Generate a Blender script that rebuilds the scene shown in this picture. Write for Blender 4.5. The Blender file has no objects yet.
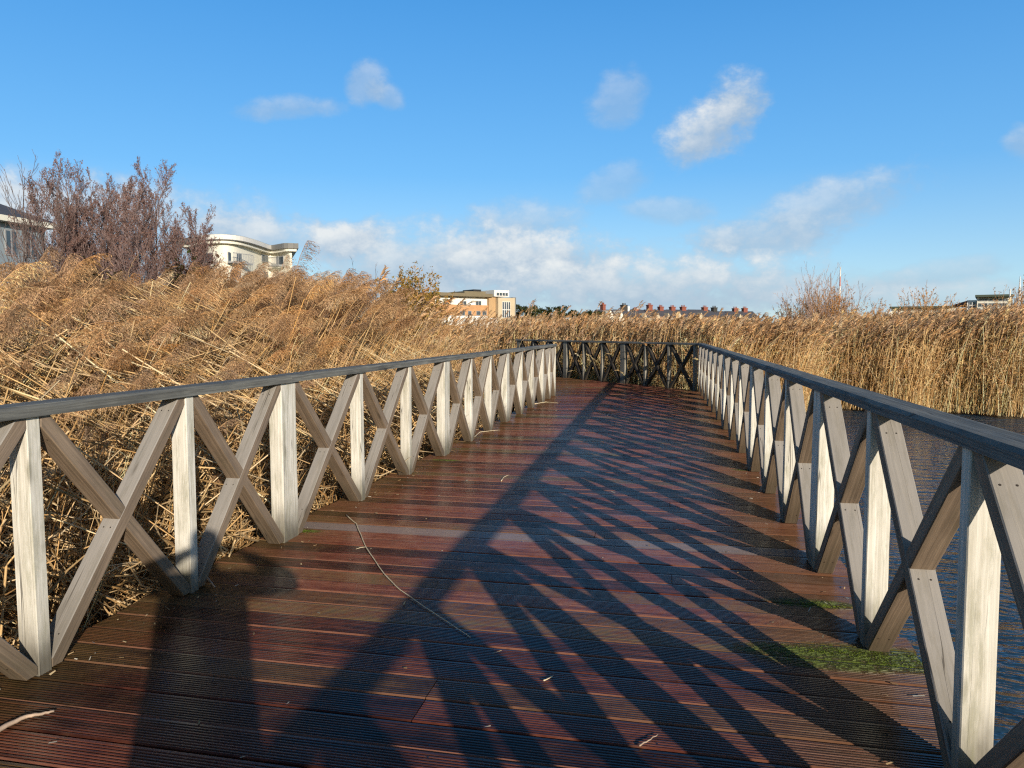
import bpy, math, random
import numpy as np
from mathutils import Vector, Matrix

random.seed(7); rng = np.random.default_rng(7)
sc = bpy.context.scene
COL = sc.collection
R = math.radians
F = 740.0; EYE = 1.5; PITCH = R(4.17)

# ------------------------------------------------------------------ helpers
def ray(px, py):
    x, z, y = px-512.0, 384.0-py, F
    return Vector((x, y*math.cos(PITCH)+z*math.sin(PITCH), -y*math.sin(PITCH)+z*math.cos(PITCH)))
def at(px, py, Y):
    r = ray(px, py); return Vector((0, 0, EYE)) + r*(Y/r.y)
def ground(px, py, h=0.0):
    r = ray(px, py); return Vector((0, 0, EYE)) + r*((h-EYE)/r.z)
def azel(px, py):
    r = ray(px, py).normalized(); return math.atan2(r.x, r.y), math.asin(r.z)

def tag(o, label=None, cat=None, group=None, kind=None):
    if label: o['label'] = label
    if cat: o['category'] = cat
    if group: o['group'] = group
    if kind: o['kind'] = kind
    return o
def empty(name, loc=(0, 0, 0), rz=0.0):
    o = bpy.data.objects.new(name, None); COL.objects.link(o)
    o.location = loc; o.rotation_euler = (0, 0, rz); o.empty_display_size = .2
    return o
def thing(name, label, cat, loc=(0, 0, 0), rz=0.0, group=None):
    return tag(empty(name, loc, rz), label, cat, group)

class MB:
    """collects polygons (with optional uv and colour) and links them as ONE mesh"""
    def __init__(s): s.v = []; s.f = []; s.uv = []; s.c = []
    def poly(s, pts, uv=None, col=(1, 1, 1)):
        b = len(s.v); s.v += [tuple(p) for p in pts]; s.f.append(tuple(range(b, b+len(pts))))
        s.uv += list(uv) if uv else [(p[0], p[1]) for p in pts]; s.c += [col]*len(pts)
    def mesh(s, pts, faces, uvf=None, col=(1, 1, 1)):
        b = len(s.v); s.v += [tuple(p) for p in pts]
        for f in faces:
            s.f.append(tuple(b+i for i in f))
            s.uv += [uvf(pts[i]) if uvf else (0, 0) for i in f]; s.c += [col]*len(f)
    def box(s, x0, x1, y0, y1, z0, z1, col=(1, 1, 1), uvf=None):
        p = [(x, y, z) for z in (z0, z1) for y in (y0, y1) for x in (x0, x1)]
        s.mesh(p, [(0, 2, 3, 1), (4, 5, 7, 6), (0, 1, 5, 4), (2, 6, 7, 3), (0, 4, 6, 2), (1, 3, 7, 5)],
               uvf or (lambda q: (q[0]+q[1], q[2])), col)
    def obox(s, base, ex, ey, ez, col=(1, 1, 1), uvf=None):
        B = Vector(base); ex, ey, ez = Vector(ex), Vector(ey), Vector(ez)
        p = [B+ex*i+ey*j+ez*k for k in (0, 1) for j in (0, 1) for i in (0, 1)]
        s.mesh(p, [(0, 2, 3, 1), (4, 5, 7, 6), (0, 1, 5, 4), (2, 6, 7, 3), (0, 4, 6, 2), (1, 3, 7, 5)], uvf or (lambda q: (q[0]+q[1], q[2])), col)
    def tube(s, pts, rad, n=5, col=(1, 1, 1), cap=True):
        P = [Vector(p) for p in pts]; rings = []
        up = Vector((0.13, 0.21, 1)).normalized()
        L = 0; ls = []
        for i, p in enumerate(P):
            d = (P[min(i+1, len(P)-1)]-P[max(i-1, 0)]).normalized()
            a = d.cross(up)
            if a.length < 1e-3: a = d.cross(Vector((1, 0, 0)))
            a.normalize(); b = d.cross(a)
            r = rad[i] if hasattr(rad, '__len__') else rad
            rings.append([p+(a*math.cos(t)+b*math.sin(t))*r for t in [2*math.pi*k/n for k in range(n)]])
            if i: L += (P[i]-P[i-1]).length
            ls.append(L)
        b0 = len(s.v)
        for r_ in rings: s.v += [tuple(q) for q in r_]
        for i in range(len(P)-1):
            for k in range(n):
                s.f.append((b0+i*n+k, b0+i*n+(k+1) % n, b0+(i+1)*n+(k+1) % n, b0+(i+1)*n+k))
                s.uv += [(ls[i], k/n), (ls[i], (k+1)/n), (ls[i+1], (k+1)/n), (ls[i+1], k/n)]; s.c += [col]*4
        if cap:
            s.f.append(tuple(b0+k for k in range(n))[::-1]); s.uv += [(0, k/n) for k in range(n)]; s.c += [col]*n
            e = b0+(len(P)-1)*n
            s.f.append(tuple(e+k for k in range(n))); s.uv += [(L, k/n) for k in range(n)]; s.c += [col]*n
    def build(s, name, mat, parent=None, smooth=False):
        me = bpy.data.meshes.new(name); me.from_pydata(s.v, [], s.f)
        if s.uv:
            l = me.uv_layers.new(name='UVMap'); l.data.foreach_set('uv', np.array(s.uv, 'f').ravel())
            c = me.color_attributes.new('Col', 'FLOAT_COLOR', 'CORNER')
            c.data.foreach_set('color', np.c_[np.array(s.c, 'f'), np.ones(len(s.c), 'f')].astype('f').ravel())
        if smooth: me.polygons.foreach_set('use_smooth', [True]*len(me.polygons))
        me.materials.append(mat); me.update()
        o = bpy.data.objects.new(name, me); COL.objects.link(o)
        if parent: o.parent = parent
        return o

# ------------------------------------------------------------------ node helpers
class NT:
    def __init__(s, tree): s.t = tree; s.n = tree.nodes; s.l = tree.links
    def new(s, typ, **kw):
        n = s.n.new(typ)
        for k, v in kw.items(): setattr(n, k, v)
        return n
    def set(s, sock, v):
        if isinstance(v, bpy.types.NodeSocket): s.l.new(v, sock)
        elif v is not None:
            if hasattr(sock.default_value, '__len__') and not hasattr(v, '__len__'): v = [v]*len(sock.default_value)
            if hasattr(v, '__len__') and len(sock.default_value) == 4 and len(v) == 3: v = (*v, 1)
            sock.default_value = v
    def m(s, op, a, b=None, c=None, clamp=False):
        n = s.new('ShaderNodeMath', operation=op, use_clamp=clamp)
        for i, v in enumerate((a, b, c)):
            if v is not None: s.set(n.inputs[i], v)
        return n.outputs[0]
    def v(s, op, a, b=None):
        n = s.new('ShaderNodeVectorMath', operation=op); s.set(n.inputs[0], a)
        if b is not None: s.set(n.inputs[1], b)
        return n.outputs['Value'] if op in ('DISTANCE', 'LENGTH', 'DOT_PRODUCT') else n.outputs[0]
    def mix(s, f, a, b, typ='MIX'):
        n = s.new('ShaderNodeMix', data_type='RGBA', blend_type=typ)
        s.set(n.inputs[0], f); s.set(n.inputs[6], a); s.set(n.inputs[7], b); return n.outputs[2]
    def noise(s, vec, scale=5, detail=4, rough=.55, dist=0, out=0):
        n = s.new('ShaderNodeTexNoise'); s.set(n.inputs['Vector'], vec)
        n.inputs['Scale'].default_value = scale; n.inputs['Detail'].default_value = detail
        n.inputs['Roughness'].default_value = rough; n.inputs['Distortion'].default_value = dist
        return n.outputs[out]
    def sstep(s, x, a, b, to0=0.0, to1=1.0):
        n = s.new('ShaderNodeMapRange', interpolation_type='SMOOTHSTEP'); s.set(n.inputs[0], x)
        for i, q in zip((1, 2, 3, 4), (a, b, to0, to1)): s.set(n.inputs[i], q)
        return n.outputs[0]
    def ramp(s, x, stops):
        n = s.new('ShaderNodeValToRGB'); s.set(n.inputs[0], x); e = n.color_ramp.elements
        while len(e) < len(stops): e.new(.5)
        for q, (p, c) in zip(e, stops): q.position = p; q.color = (*c, 1)
        return n.outputs[0]
    def comb(s, x, y, z):
        n = s.new('ShaderNodeCombineXYZ')
        for i, q in enumerate((x, y, z)): s.set(n.inputs[i], q)
        return n.outputs[0]
    def sep(s, vec):
        n = s.new('ShaderNodeSeparateXYZ'); s.set(n.inputs[0], vec); return n.outputs
    def bump(s, h, strength=.3, dist=.01, normal=None):
        n = s.new('ShaderNodeBump'); n.inputs['Strength'].default_value = strength; n.inputs['Distance'].default_value = dist
        s.set(n.inputs['Height'], h)
        if normal is not None: s.set(n.inputs['Normal'], normal)
        return n.outputs[0]

def mat(name):
    m = bpy.data.materials.new(name); m.use_nodes = True
    t = NT(m.node_tree); t.n.clear()
    out = t.new('ShaderNodeOutputMaterial'); p = t.new('ShaderNodeBsdfPrincipled')
    t.l.new(p.outputs[0], out.inputs[0]); t.out = out; t.p = p
    return m, t
def plain(name, col, rough=.7, var=.25, scale=2.0, metal=0.0, streak=False, bump=0.0):
    m, t = mat(name)
    co = t.new('ShaderNodeTexCoord').outputs['Object']
    vec = t.v('MULTIPLY', co, (1, 1, .25)) if streak else co
    n = t.noise(vec, scale, 5, .6); n2 = t.noise(co, scale*9, 3, .6)
    f = t.m('ADD', t.m('MULTIPLY', n, .7), t.m('MULTIPLY', n2, .3))
    lo = [c*(1-var) for c in col]; hi = [min(1, c*(1+var)) for c in col]
    t.set(t.p.inputs['Base Color'], t.ramp(f, [(.3, lo), (.7, hi)]))
    t.p.inputs['Roughness'].default_value = rough; t.p.inputs['Metallic'].default_value = metal
    if bump: t.set(t.p.inputs['Normal'], t.bump(n2, bump, .02))
    return m

def wood(name, pale, dark, algae=0.0, rough=.75, wet=False, low=(.05, .04, .02), skylit=None):
    m, t = mat(name)
    uv = t.new('ShaderNodeTexCoord').outputs['UV']; obj = t.new('ShaderNodeTexCoord').outputs['Object']
    rnd = t.new('ShaderNodeObjectInfo').outputs['Random']
    off = t.comb(t.m('MULTIPLY', rnd, 37.0), t.m('MULTIPLY', rnd, 91.0), 0)
    u = t.v('ADD', uv, off)
    warp = t.noise(t.v('MULTIPLY', u, (2.2, 9, 1)), 1, 3, .5, 0, 1)
    us = t.v('ADD', t.v('MULTIPLY', u, (.8, 75, 1)), t.v('MULTIPLY', warp, (0, 2.2, 0)))
    g = t.noise(us, 1, 6, .62, .3)
    fine = t.noise(t.v('MULTIPLY', u, (5, 300, 1)), 1, 3, .7)
    blot = t.noise(t.v('MULTIPLY', u, (3.2, 11, 1)), 1, 4, .6)
    f = t.m('ADD', t.m('MULTIPLY', g, .62), t.m('ADD', t.m('MULTIPLY', fine, .18), t.m('MULTIPLY', blot, .26)))
    c = t.ramp(f, [(.33, dark), (.53, [(a+b)/2 for a, b in zip(pale, dark)]), (.68, pale)])
    c = t.mix(t.m('MULTIPLY', rnd, .22), c, (.45, .42, .36), 'MULTIPLY') if not wet else c
    if skylit:  # upward faces paled: reflected sky light painted into the wood colour
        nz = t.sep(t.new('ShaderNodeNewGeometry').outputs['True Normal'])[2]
        c = t.mix(t.m('MULTIPLY', t.sstep(nz, -.1, .45), .8), c, t.mix(f, [q*.55 for q in skylit], skylit))
    # knots
    vo = t.new('ShaderNodeTexVoronoi'); t.set(vo.inputs['Vector'], t.v('MULTIPLY', u, (2.1, 9, 1))); vo.inputs['Scale'].default_value = 1.0
    kn = t.sstep(vo.outputs['Distance'], .05, .16, 1, 0)
    c = t.mix(t.m('MULTIPLY', kn, .65), c, [q*.45 for q in dark])
    if algae:
        z = t.sep(obj)[2]
        a = t.m('MULTIPLY', t.sstep(t.m('ADD', z, t.m('MULTIPLY', blot, -.35)), -.16, .16, 1, 0), algae)
        c = t.mix(a, c, low)
        st = t.m('MULTIPLY', t.sstep(t.noise(t.v('MULTIPLY', u, (1.4, 9, 1)), 1.7, 6, .75), .46, .66), algae*.62)
        c = t.mix(st, c, (.26, .255, .16) if algae > .7 else (.12, .105, .06))
    c = t.mix(1.0, c, t.new('ShaderNodeVertexColor', layer_name='Col').outputs[0], 'MULTIPLY')
    t.set(t.p.inputs['Base Color'], c)
    t.set(t.p.inputs['Roughness'], t.sstep(blot, .3, .7, rough-.14, rough+.1))
    ck = t.m('ABSOLUTE', t.m('SUBTRACT', t.noise(t.v('MULTIPLY', u, (.55, 21, 1)), 1, 2, .4, .15), .5))
    ck = t.m('MULTIPLY', t.sstep(ck, .002, .012, 1, 0), t.sstep(t.noise(t.v('MULTIPLY', u, (1.6, 6, 1)), 1, 2, .5), .5, .62))
    c = t.mix(t.m('MULTIPLY', ck, .8), c, (.05, .042, .034))
    t.set(t.p.inputs['Base Color'], c)
    h = t.m('SUBTRACT', t.m('ADD', t.m('MULTIPLY', g, .8), t.m('MULTIPLY', fine, .3)), t.m('MULTIPLY', ck, .7))
    t.set(t.p.inputs['Normal'], t.bump(h, .35 if not wet else .45, .004))
    return m

M = {}
M['post'] = wood('weathered_post_wood', (.97, .95, .88), (.52, .49, .40), .85)
M['brace'] = wood('weathered_brace_wood', (.36, .265, .185), (.11, .078, .052), .45, skylit=(.43, .415, .39))
M['rail'] = wood('damp_handrail_wood', (.27, .275, .255), (.012, .013, .013), 0, .85, True)
M['shadepost'] = wood('shade_toned_post_wood', (.42, .40, .34), (.12, .11, .09), .5)  # far railing's post and brace wood, with its shade put into the colour
M['shadebrace'] = wood('shade_toned_brace_wood', (.06, .05, .042), (.018, .015, .012), .3)

# ------------------------------------------------------------------ boardwalk geometry
RA = R(11.15); LA = R(12.5); FA = R(-30.0)
r0 = Vector((1.666, 3.386)); rd = Vector((math.sin(RA), math.cos(RA)))
l0 = Vector((-2.035, 3.2205)); ld = Vector((math.sin(LA), math.cos(LA)))
LS = 1.07
corner = r0 + rd*14.95; fd = Vector((math.sin(FA), math.cos(FA)))
lend = l0 + ld*13.9
BA = R(11.9); bd = Vector((math.sin(BA), math.cos(BA))); bw = Vector((math.cos(BA), -math.sin(BA)))

def clip_rect(poly, x0, x1, z0, z1):
    def cl(P, ins, inter):
        o = []
        for i in range(len(P)):
            a, b = P[i-1], P[i]
            if ins(b):
                if not ins(a): o.append(inter(a, b))
                o.append(b)
            elif ins(a): o.append(inter(a, b))
        return o
    def ix(x): return lambda a, b: (x, a[1]+(b[1]-a[1])*(x-a[0])/(b[0]-a[0]))
    def iz(z): return lambda a, b: (a[0]+(b[0]-a[0])*(z-a[1])/(b[1]-a[1]), z)
    poly = cl(poly, lambda p: p[0] >= x0, ix(x0)); poly = cl(poly, lambda p: p[0] <= x1, ix(x1))
    poly = cl(poly, lambda p: p[1] >= z0, iz(z0)); return cl(poly, lambda p: p[1] <= z1, iz(z1))

def prism(mb, poly, y0, y1, axis, bev=.004):
    """polygon in (x,z) extruded along y with bevelled long edges; uv runs along axis"""
    ax = Vector((axis[0], axis[1])).normalized(); pr = Vector((-ax[1], ax[0]))
    n = len(poly); cx = sum(p[0] for p in poly)/n; cz = sum(p[1] for p in poly)/n
    area = sum(poly[i-1][0]*poly[i][1]-poly[i][0]*poly[i-1][1] for i in range(n))
    if area < 0: poly = poly[::-1]
    def inset(k):
        res = []
        for i in range(n):
            a, b, c = Vector(poly[i-1]), Vector(poly[i]), Vector(poly[(i+1) % n])
            e1 = (b-a).normalized(); e2 = (c-b).normalized()
            n1 = Vector((-e1[1], e1[0])); n2 = Vector((-e2[1], e2[0]))
            d = (n1+n2); d = d/max(.5, d.dot(n1)) if d.length > 1e-6 else n1
            res.append(b+d*k)
        return res
    lo = inset(bev)
    rings = [[(p[0], y0, p[1]) for p in lo], [(p[0], y0+bev, p[1]) for p in poly], [(p[0], y1-bev, p[1]) for p in poly], [(p[0], y1, p[1]) for p in lo]]
    pts = [q for r_ in rings for q in r_]
    def uvf(q): return (q[0]*ax[0]+q[2]*ax[1], (q[0]*pr[0]+q[2]*pr[1])*.8+q[1]*1.0)
    fs = [tuple(range(n)), tuple(range(3*n, 4*n))[::-1]]
    for k in range(3):
        for i in range(n): fs.append((k*n+i, (k+1)*n+i, (k+1)*n+(i+1) % n, k*n+(i+1) % n)[::-1])
    mb.mesh(pts, fs, uvf)

ZT = 1.13   # underside of the handrail
def place(mesh_o, loc, first):
    o = mesh_o if first else mesh_o.copy()
    if not first: COL.objects.link(o); o.parent = mesh_o.parent
    o.location = loc; return o
def railing(name, label, p0, ang, side, thick, head=(), tail=(), dark=False):
    """local x runs along the rail, local y towards the outside times side; two thin uprights between thick posts"""
    root = thing(name, label, 'railing', (p0[0], p0[1], 0), math.pi/2-ang)
    Y0, Y1 = (0.0, .10) if side > 0 else (-.10, 0.0)
    seq = [(a, .035) for a in head]
    for a, b in zip(thick, thick[1:]):
        g = (b-a-.34)/3; seq += [(a, .10), (a+.2+g, .035), (a+.27+2*g, .035)]
    seq += [(thick[-1], .10)]+[(a, .035) for a in tail]
    first = {}
    for a, h in seq:
        kind = 'post' if h > .05 else 'upright'; loc = (a+h, 0, 0)
        if kind not in first:
            mb = MB(); prism(mb, [(-h, -.12), (h, -.12), (h, ZT), (-h, ZT)], Y0, Y1, (0, 1)); o = first[kind] = mb.build(kind, M['shadepost' if dark else 'post'], root); o.location = loc
        else: o = place(first[kind], loc, False)
        o.rotation_euler = (random.uniform(-.006, .006), random.uniform(-.006, .006), random.uniform(-.02, .02))
    w = .07
    for (a, h), (a2, h2) in zip(seq, seq[1:]):
        xa = a+2*h; L = a2-xa-.002
        for up in (0, 1):
            H = ZT-.004; d = Vector((L-w*1.0, H-w*.9)).normalized(); pr = Vector((-d[1], d[0]))*w/2
            c = Vector((L/2, H/2)); e = d*2
            P = [c-e-pr, c+e-pr, c+e+pr, c-e+pr]
            if up: P = [Vector((L-p[0], p[1])) for p in P][::-1]; dd = (-d[0], d[1])
            else: dd = (d[0], d[1])
            P = clip_rect([tuple(p) for p in P], 0.001, L, 0.004, H)
            mb = MB(); q = .0025 if up else .001
            prism(mb, P, Y0+q, Y1-q, dd)
            # screw heads near both ends and by the crossing, on the two broad faces
            D = Vector(dd).normalized(); N2 = Vector((-D[1], D[0]))
            for along in (-.60, -.075, .62):
                for yy in (.026, .072):
                    for sg in (-1, 1):
                        o_ = c+D*along+N2*sg*(w/2+.0012); y_ = Y0+yy+random.uniform(-.006, .006)
                        pts = [(o_[0]+D[0]*.0042*math.cos(t_), y_+.0042*math.sin(t_), o_[1]+D[1]*.0042*math.cos(t_)) for t_ in [k*math.pi/3 for k in range(6)]]
                        mb.poly(pts if sg < 0 else pts[::-1], None, (.12, .10, .09))
            o = mb.build('brace', M['shadebrace' if dark else 'brace'], root); o.location = (xa+.001, 0, 0)
    k0, k1 = seq[0], seq[-1]
    # handrail lengths butted end to end over the posts
    xs = [k0[0]-.12]+[a+.1 for a in thick[1:-1:2]]+[k1[0]+2*k1[1]+.05]
    for a, b in zip(xs, xs[1:]):
        mb = MB(); yc = (Y0+Y1)/2; hw = .078; t0, t1 = ZT, ZT+.052
        prof = [(yc-hw, t0), (yc+hw, t0), (yc+hw, t1-.014), (yc+hw-.012, t1), (yc-hw+.012, t1), (yc-hw, t1-.014)]
        n = len(prof); N = max(2, int((b-a)/.5)); pts = []
        for i in range(N+1):
            x = a+.002+(b-a-.004)*i/N; j = .002*math.sin(x*2.1+a); pts += [(x, y+j, z+j*.6) for y, z in prof]
        fs = [tuple(range(n))[::-1], tuple(range(N*n, N*n+n))]
        for i in range(N):
            for q in range(n): fs.append((i*n+q, i*n+(q+1) % n, (i+1)*n+(q+1) % n, (i+1)*n+q))
        mb.mesh(pts, fs, lambda q: (q[0], q[1]*.8+q[2]*.8))
        mb.build('handrail', M['rail'], root)
    return root

railing('wooden_railing', 'weathered cross-braced wooden railing along the open water side of the boardwalk', r0, RA, -1, [-8.95, -5.65, -2.36, 1.17, 4.52, 7.9, 11.4, 14.9])
railing('wooden_railing', 'weathered cross-braced wooden railing along the boardwalk edge beside the tangled tall reeds', l0, LA, 1, [-8.1, -4.7, -1.27, 1.97, 5.68, 9.02, 12.34], (), (13.24, 13.95))
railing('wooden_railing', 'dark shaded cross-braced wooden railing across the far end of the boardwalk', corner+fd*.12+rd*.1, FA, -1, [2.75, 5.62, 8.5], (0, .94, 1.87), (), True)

# ---- deck boards
def line_w(p, d, s):          # lateral coordinate (along bw) of a line at chainage s (along bd)
    a = p.dot(bd); da = d.dot(bd); t = (s-a)/da; return (p+d*t).dot(bw)
EDGE = .21
def deck():
    mb = MB(); pitch = .178; gap = .010; s = -7.0
    perp_r = Vector((rd[1], -rd[0])); perp_f = Vector((fd[1], -fd[0])); perp_l = Vector((-ld[1], ld[0]))
    s_end = lend.dot(bd)+.12; gq = ground(560, 541); s_sheen = gq.x*bd[0]+gq.y*bd[1]-pitch/2
    fstart = corner.dot(bd)
    while s < 27.5:
        m_ = s+pitch/2
        wr = line_w(r0+perp_r*EDGE, rd, m_)
        if m_ > fstart-.3: wr = min(wr, line_w(corner+perp_f*EDGE, fd, m_))
        wl = line_w(l0+perp_l*EDGE, ld, m_) if m_ < s_end else line_w(lend-fd*.1, fd, m_)-.15-0.3
        if wr-wl < .2: s += pitch; continue
        wr += random.uniform(-.015, .03); wl -= random.uniform(-.015, .03)
        green = 0.0; tone = random.random()
        if random.random() < .11: green = random.uniform(.4, 1)
        cuts = [wl, wr]
        if random.random() < .38: cuts.insert(1, (wl+wr)/2+random.choice((-.55, -.1, .35, .9)))
        dz = random.uniform(-.0035, .0015)
        for a, b in zip(cuts, cuts[1:]):
            tn = min(1, max(0, tone+random.uniform(-.35, .35))); gr = green if random.random() < .6 else (random.uniform(.5, 1) if random.random() < .12 else 0)
            a_, b_ = a+.002, b-.002
            n = 9; W = pitch-gap; prof = [(0, -.03), (0, -.005), (.006, 0)]
            rib = (W-.02)/n
            for i in range(n):
                x = .010+i*rib
                prof += [(x, 0), (x+rib*.14, -.0045), (x+rib*.46, -.0045), (x+rib*.60, 0)]
            prof += [(W-.004, 0), (W, -.003), (W, -.03)]
            tilt = random.uniform(-.002, .002)
            pts = []
            for w_ in (a_, b_):
                for (q, z) in prof:
                    P = bd*(s+q)+bw*w_; pts.append((P[0], P[1], z+dz+tilt*(q/W-.5)*(1 if w_ == a_ else -.4)))
            N = len(prof); base = Vector((bd[0]*s, bd[1]*s))
            fs = [(i, N+i, N+i+1, i+1) for i in range(N-1)]+[tuple(range(N)), tuple(range(N, 2*N))[::-1]]
            for off in (.06, .95, 1.75, 2.6, 3.45):
                w_ = line_w(r0, rd, m_)-off+.02*math.sin(s*9+off)
                if a_+.05 < w_ < b_-.02:
                    for q in (.035, W-.035):
                        c0 = bd*(s+q+random.uniform(-.004, .004))+bw*(w_+random.uniform(-.006, .006))
                        mb.poly([(c0[0]+.0042*math.cos(t_), c0[1]+.0042*math.sin(t_), dz+.0012) for t_ in [k*math.pi/3 for k in range(6)]], None, (-.6, 0, .5))
            o1 = random.random()*40
            uvf_ = lambda q: ((q[0]*bw[0]+q[1]*bw[1])+o1, q[0]*bd[0]+q[1]*bd[1]-q[2])
            sheen = 2.0 if abs(s-s_sheen) < pitch*.5 else random.random()
            mb.mesh(pts, fs[2:], uvf_, (tn, gr, sheen))
            edge_lit = tn+random.choice((0, .3, .9, 1.3, 1.6))          # leading edge lightened to paint in the sun it catches
            mb.mesh(pts, fs[:2], uvf_, (edge_lit, gr, sheen))
        s += pitch
    m, t = mat('wet_reeded_deck_boards')
    tc = t.new('ShaderNodeTexCoord'); uv = tc.outputs['UV']; ob = tc.outputs['Object']
    at_ = t.new('ShaderNodeVertexColor', layer_name='Col').outputs[0]
    sp = t.new('ShaderNodeSeparateColor'); t.l.new(at_, sp.inputs[0]); tone, green, r3 = sp.outputs
    g = t.noise(t.v('MULTIPLY', uv, (1.1, 34, 1)), 1, 7, .72, .3)
    blot = t.noise(ob, 1.6, 5, .62); b2 = t.noise(ob, 5.5, 5, .65); fine = t.noise(ob, 140, 3, .6)
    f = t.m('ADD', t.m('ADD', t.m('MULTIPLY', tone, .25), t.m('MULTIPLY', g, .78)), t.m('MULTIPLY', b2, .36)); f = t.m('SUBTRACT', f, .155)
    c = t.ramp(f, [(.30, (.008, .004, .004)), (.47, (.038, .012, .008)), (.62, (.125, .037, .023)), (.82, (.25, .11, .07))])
    c = t.mix(t.m('MULTIPLY', t.sstep(b2, .52, .7), .55), c, (.05, .026, .018))
    gm = t.m('MULTIPLY', green, t.sstep(t.m('ADD', g, t.m('MULTIPLY', b2, .5)), .5, .95))
    c = t.mix(t.m('MULTIPLY', gm, .85), c, (.105, .088, .035))
    # pale brown edges beside the right railing where feet do not polish the boards
    rel = t.v('SUBTRACT', ob, (r0[0], r0[1], 0)); dr = t.v('DOT_PRODUCT', rel, (rd[1], -rd[0], 0))
    edge = t.m('MULTIPLY', t.sstep(t.m('ADD', dr, t.m('MULTIPLY', blot, .7)), -.55, .35), .6)
    c = t.mix(edge, c, t.mix(g, (.075, .035, .017), (.19, .10, .045)))
    rel = t.v('SUBTRACT', ob, (l0[0], l0[1], 0)); dl = t.v('DOT_PRODUCT', rel, (-ld[1], ld[0], 0))
    c = t.mix(t.m('MULTIPLY', t.sstep(t.m('ADD', dl, t.m('MULTIPLY', b2, .8)), -.1, .5), .45), c, (.085, .062, .022))
    c = t.mix(t.m('MULTIPLY', t.sstep(r3, 1.2, 1.8), .62), c, (.17, .165, .17))  # pale wet sheen of one board mixed into its base colour
    moss = None
    for (px, py, rx) in ((880, 658, .34), (800, 652, .2), (812, 603, .16), (835, 662, .22), (300, 530, .12), (745, 470, .1), (446, 460, .12)):
        p = ground(px, py); dd = t.v('SUBTRACT', ob, (p.x, p.y, 0))
        al = t.v('DOT_PRODUCT', dd, (bw[0], bw[1], 0)); ac = t.v('DOT_PRODUCT', dd, (bd[0], bd[1], 0))
        e = t.m('ADD', t.m('POWER', t.m('DIVIDE', al, rx*1.5), 2.0), t.m('POWER', t.m('DIVIDE', ac, rx*.42), 2.0))
        k = t.sstep(e, 0, 1.4, 1, 0); moss = k if moss is None else t.m('MAXIMUM', moss, k)
    mm = t.m('MULTIPLY', moss, t.sstep(t.m('ADD', t.noise(ob, 22, 6, .75), t.m('MULTIPLY', g, .3)), .56, .68))
    c = t.mix(t.m('MULTIPLY', moss, .7), c, (.055, .072, .016)); c = t.mix(t.m('MULTIPLY', mm, .9), c, t.mix(t.noise(ob, 60, 3, .6), (.03, .05, .008), (.15, .20, .02)))
    t.set(t.p.inputs['Base Color'], c)
    ro = t.m('ADD', t.sstep(t.m('ADD', t.m('MULTIPLY', blot, .6), t.m('MULTIPLY', g, .4)), .35, .65, .13, .40), t.m('MULTIPLY', mm, .3))
    t.set(t.p.inputs['Roughness'], ro); t.p.inputs['Specular IOR Level'].default_value = .34
    nb = t.bump(t.m('ADD', g, t.m('MULTIPLY', fine, .35)), .35, .003)
    t.set(t.p.inputs['Normal'], t.bump(mm, .9, .012, nb))
    o = mb.build('boardwalk_deck', m); tag(o, kind='structure')
    # bearers and edge beams that carry the boards
    mb = MB()
    def beam(p, d, s0, s1, off, perp, w=.07):
        A = p+d*s0+perp*off
        mb.obox((A[0], A[1], -.26), (d[0]*(s1-s0), d[1]*(s1-s0), 0), (perp[0]*w, perp[1]*w, 0), (0, 0, .226))
    beam(r0, rd, -10, 15, .06, perp_r); beam(r0, rd, -10, 15, -1.2, perp_r); beam(r0, rd, -10, 15, -2.4, perp_r)
    beam(l0, ld, -10, 14.4, .06, perp_l); beam(corner, fd, 0.3, 9.4, .05, perp_f); beam(corner, fd, .5, 9, -2.2, perp_f)
    for i in range(10):
        for p, d, perp in ((r0, rd, perp_r), (l0, ld, perp_l)):
            q = p+d*(-8+i*2.3)+perp*.02; mb.tube([(q[0], q[1], -1.6), (q[0], q[1], -.265)], .08, 8)
    o = mb.build('boardwalk_bearers', plain('dark_bearer_wood', (.045, .03, .02), .8, .3, 3)); tag(o, kind='structure')
deck()

# ------------------------------------------------------------------ twigs and litter lying on the deck
twig_m = plain('dry_twig_bark', (.46, .34, .25), .7, .3, 25)
reedstraw_m = plain('pale_dry_stem', (.84, .68, .46), .6, .25, 25)
def lying(name, label, cat, pix, rad, m, z=.006, forks=()):
    P = [ground(x, y, z) for x, y in pix]
    Q = []
    for i in range(len(P)-1):
        for k in range(4):
            u = k/4; a, b = P[i], P[i+1]; q = a.lerp(b, u); Q.append(q+Vector((random.uniform(-1, 1), random.uniform(-1, 1), random.random()))*.0022)
    Q.append(P[-1]); n = len(Q)
    root = thing(name, label, cat, tuple(P[0]))
    mb = MB(); mb.tube([q-P[0] for q in Q], [rad*(1-.65*i/n) for i in range(n)], 6)
    mb.build('stem', m, root, True)
    for (i, px, py) in forks:
        e = ground(px, py, z+.004); mb = MB(); mb.tube([Q[i]-P[0], (Q[i]+e)/2-P[0]+Vector((0, 0, .004)), e-P[0]], [rad*.7, rad*.5, rad*.25], 5); mb.build('side_shoot', m, root, True)
lying('fallen_twig', 'long thin bent twig with a side shoot lying across the middle of the deck', 'twig',
      [(346, 515), (356, 524), (366, 547), (384, 574), (400, 590), (426, 608), (452, 625), (470, 637)], .0046, reedstraw_m, forks=((8, 356, 549),))
lying('fallen_stick', 'short thick crooked stick lying on the boards in the near corner', 'stick',
      [(-8, 734), (12, 723), (28, 716), (42, 714), (54, 711)], .011, twig_m, .012)
lying('fallen_stick', 'broken stub of stick poking out beside a thin upright by the reeds', 'stick', [(200, 571), (208, 579), (215, 587)], .009, twig_m, .03)
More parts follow.
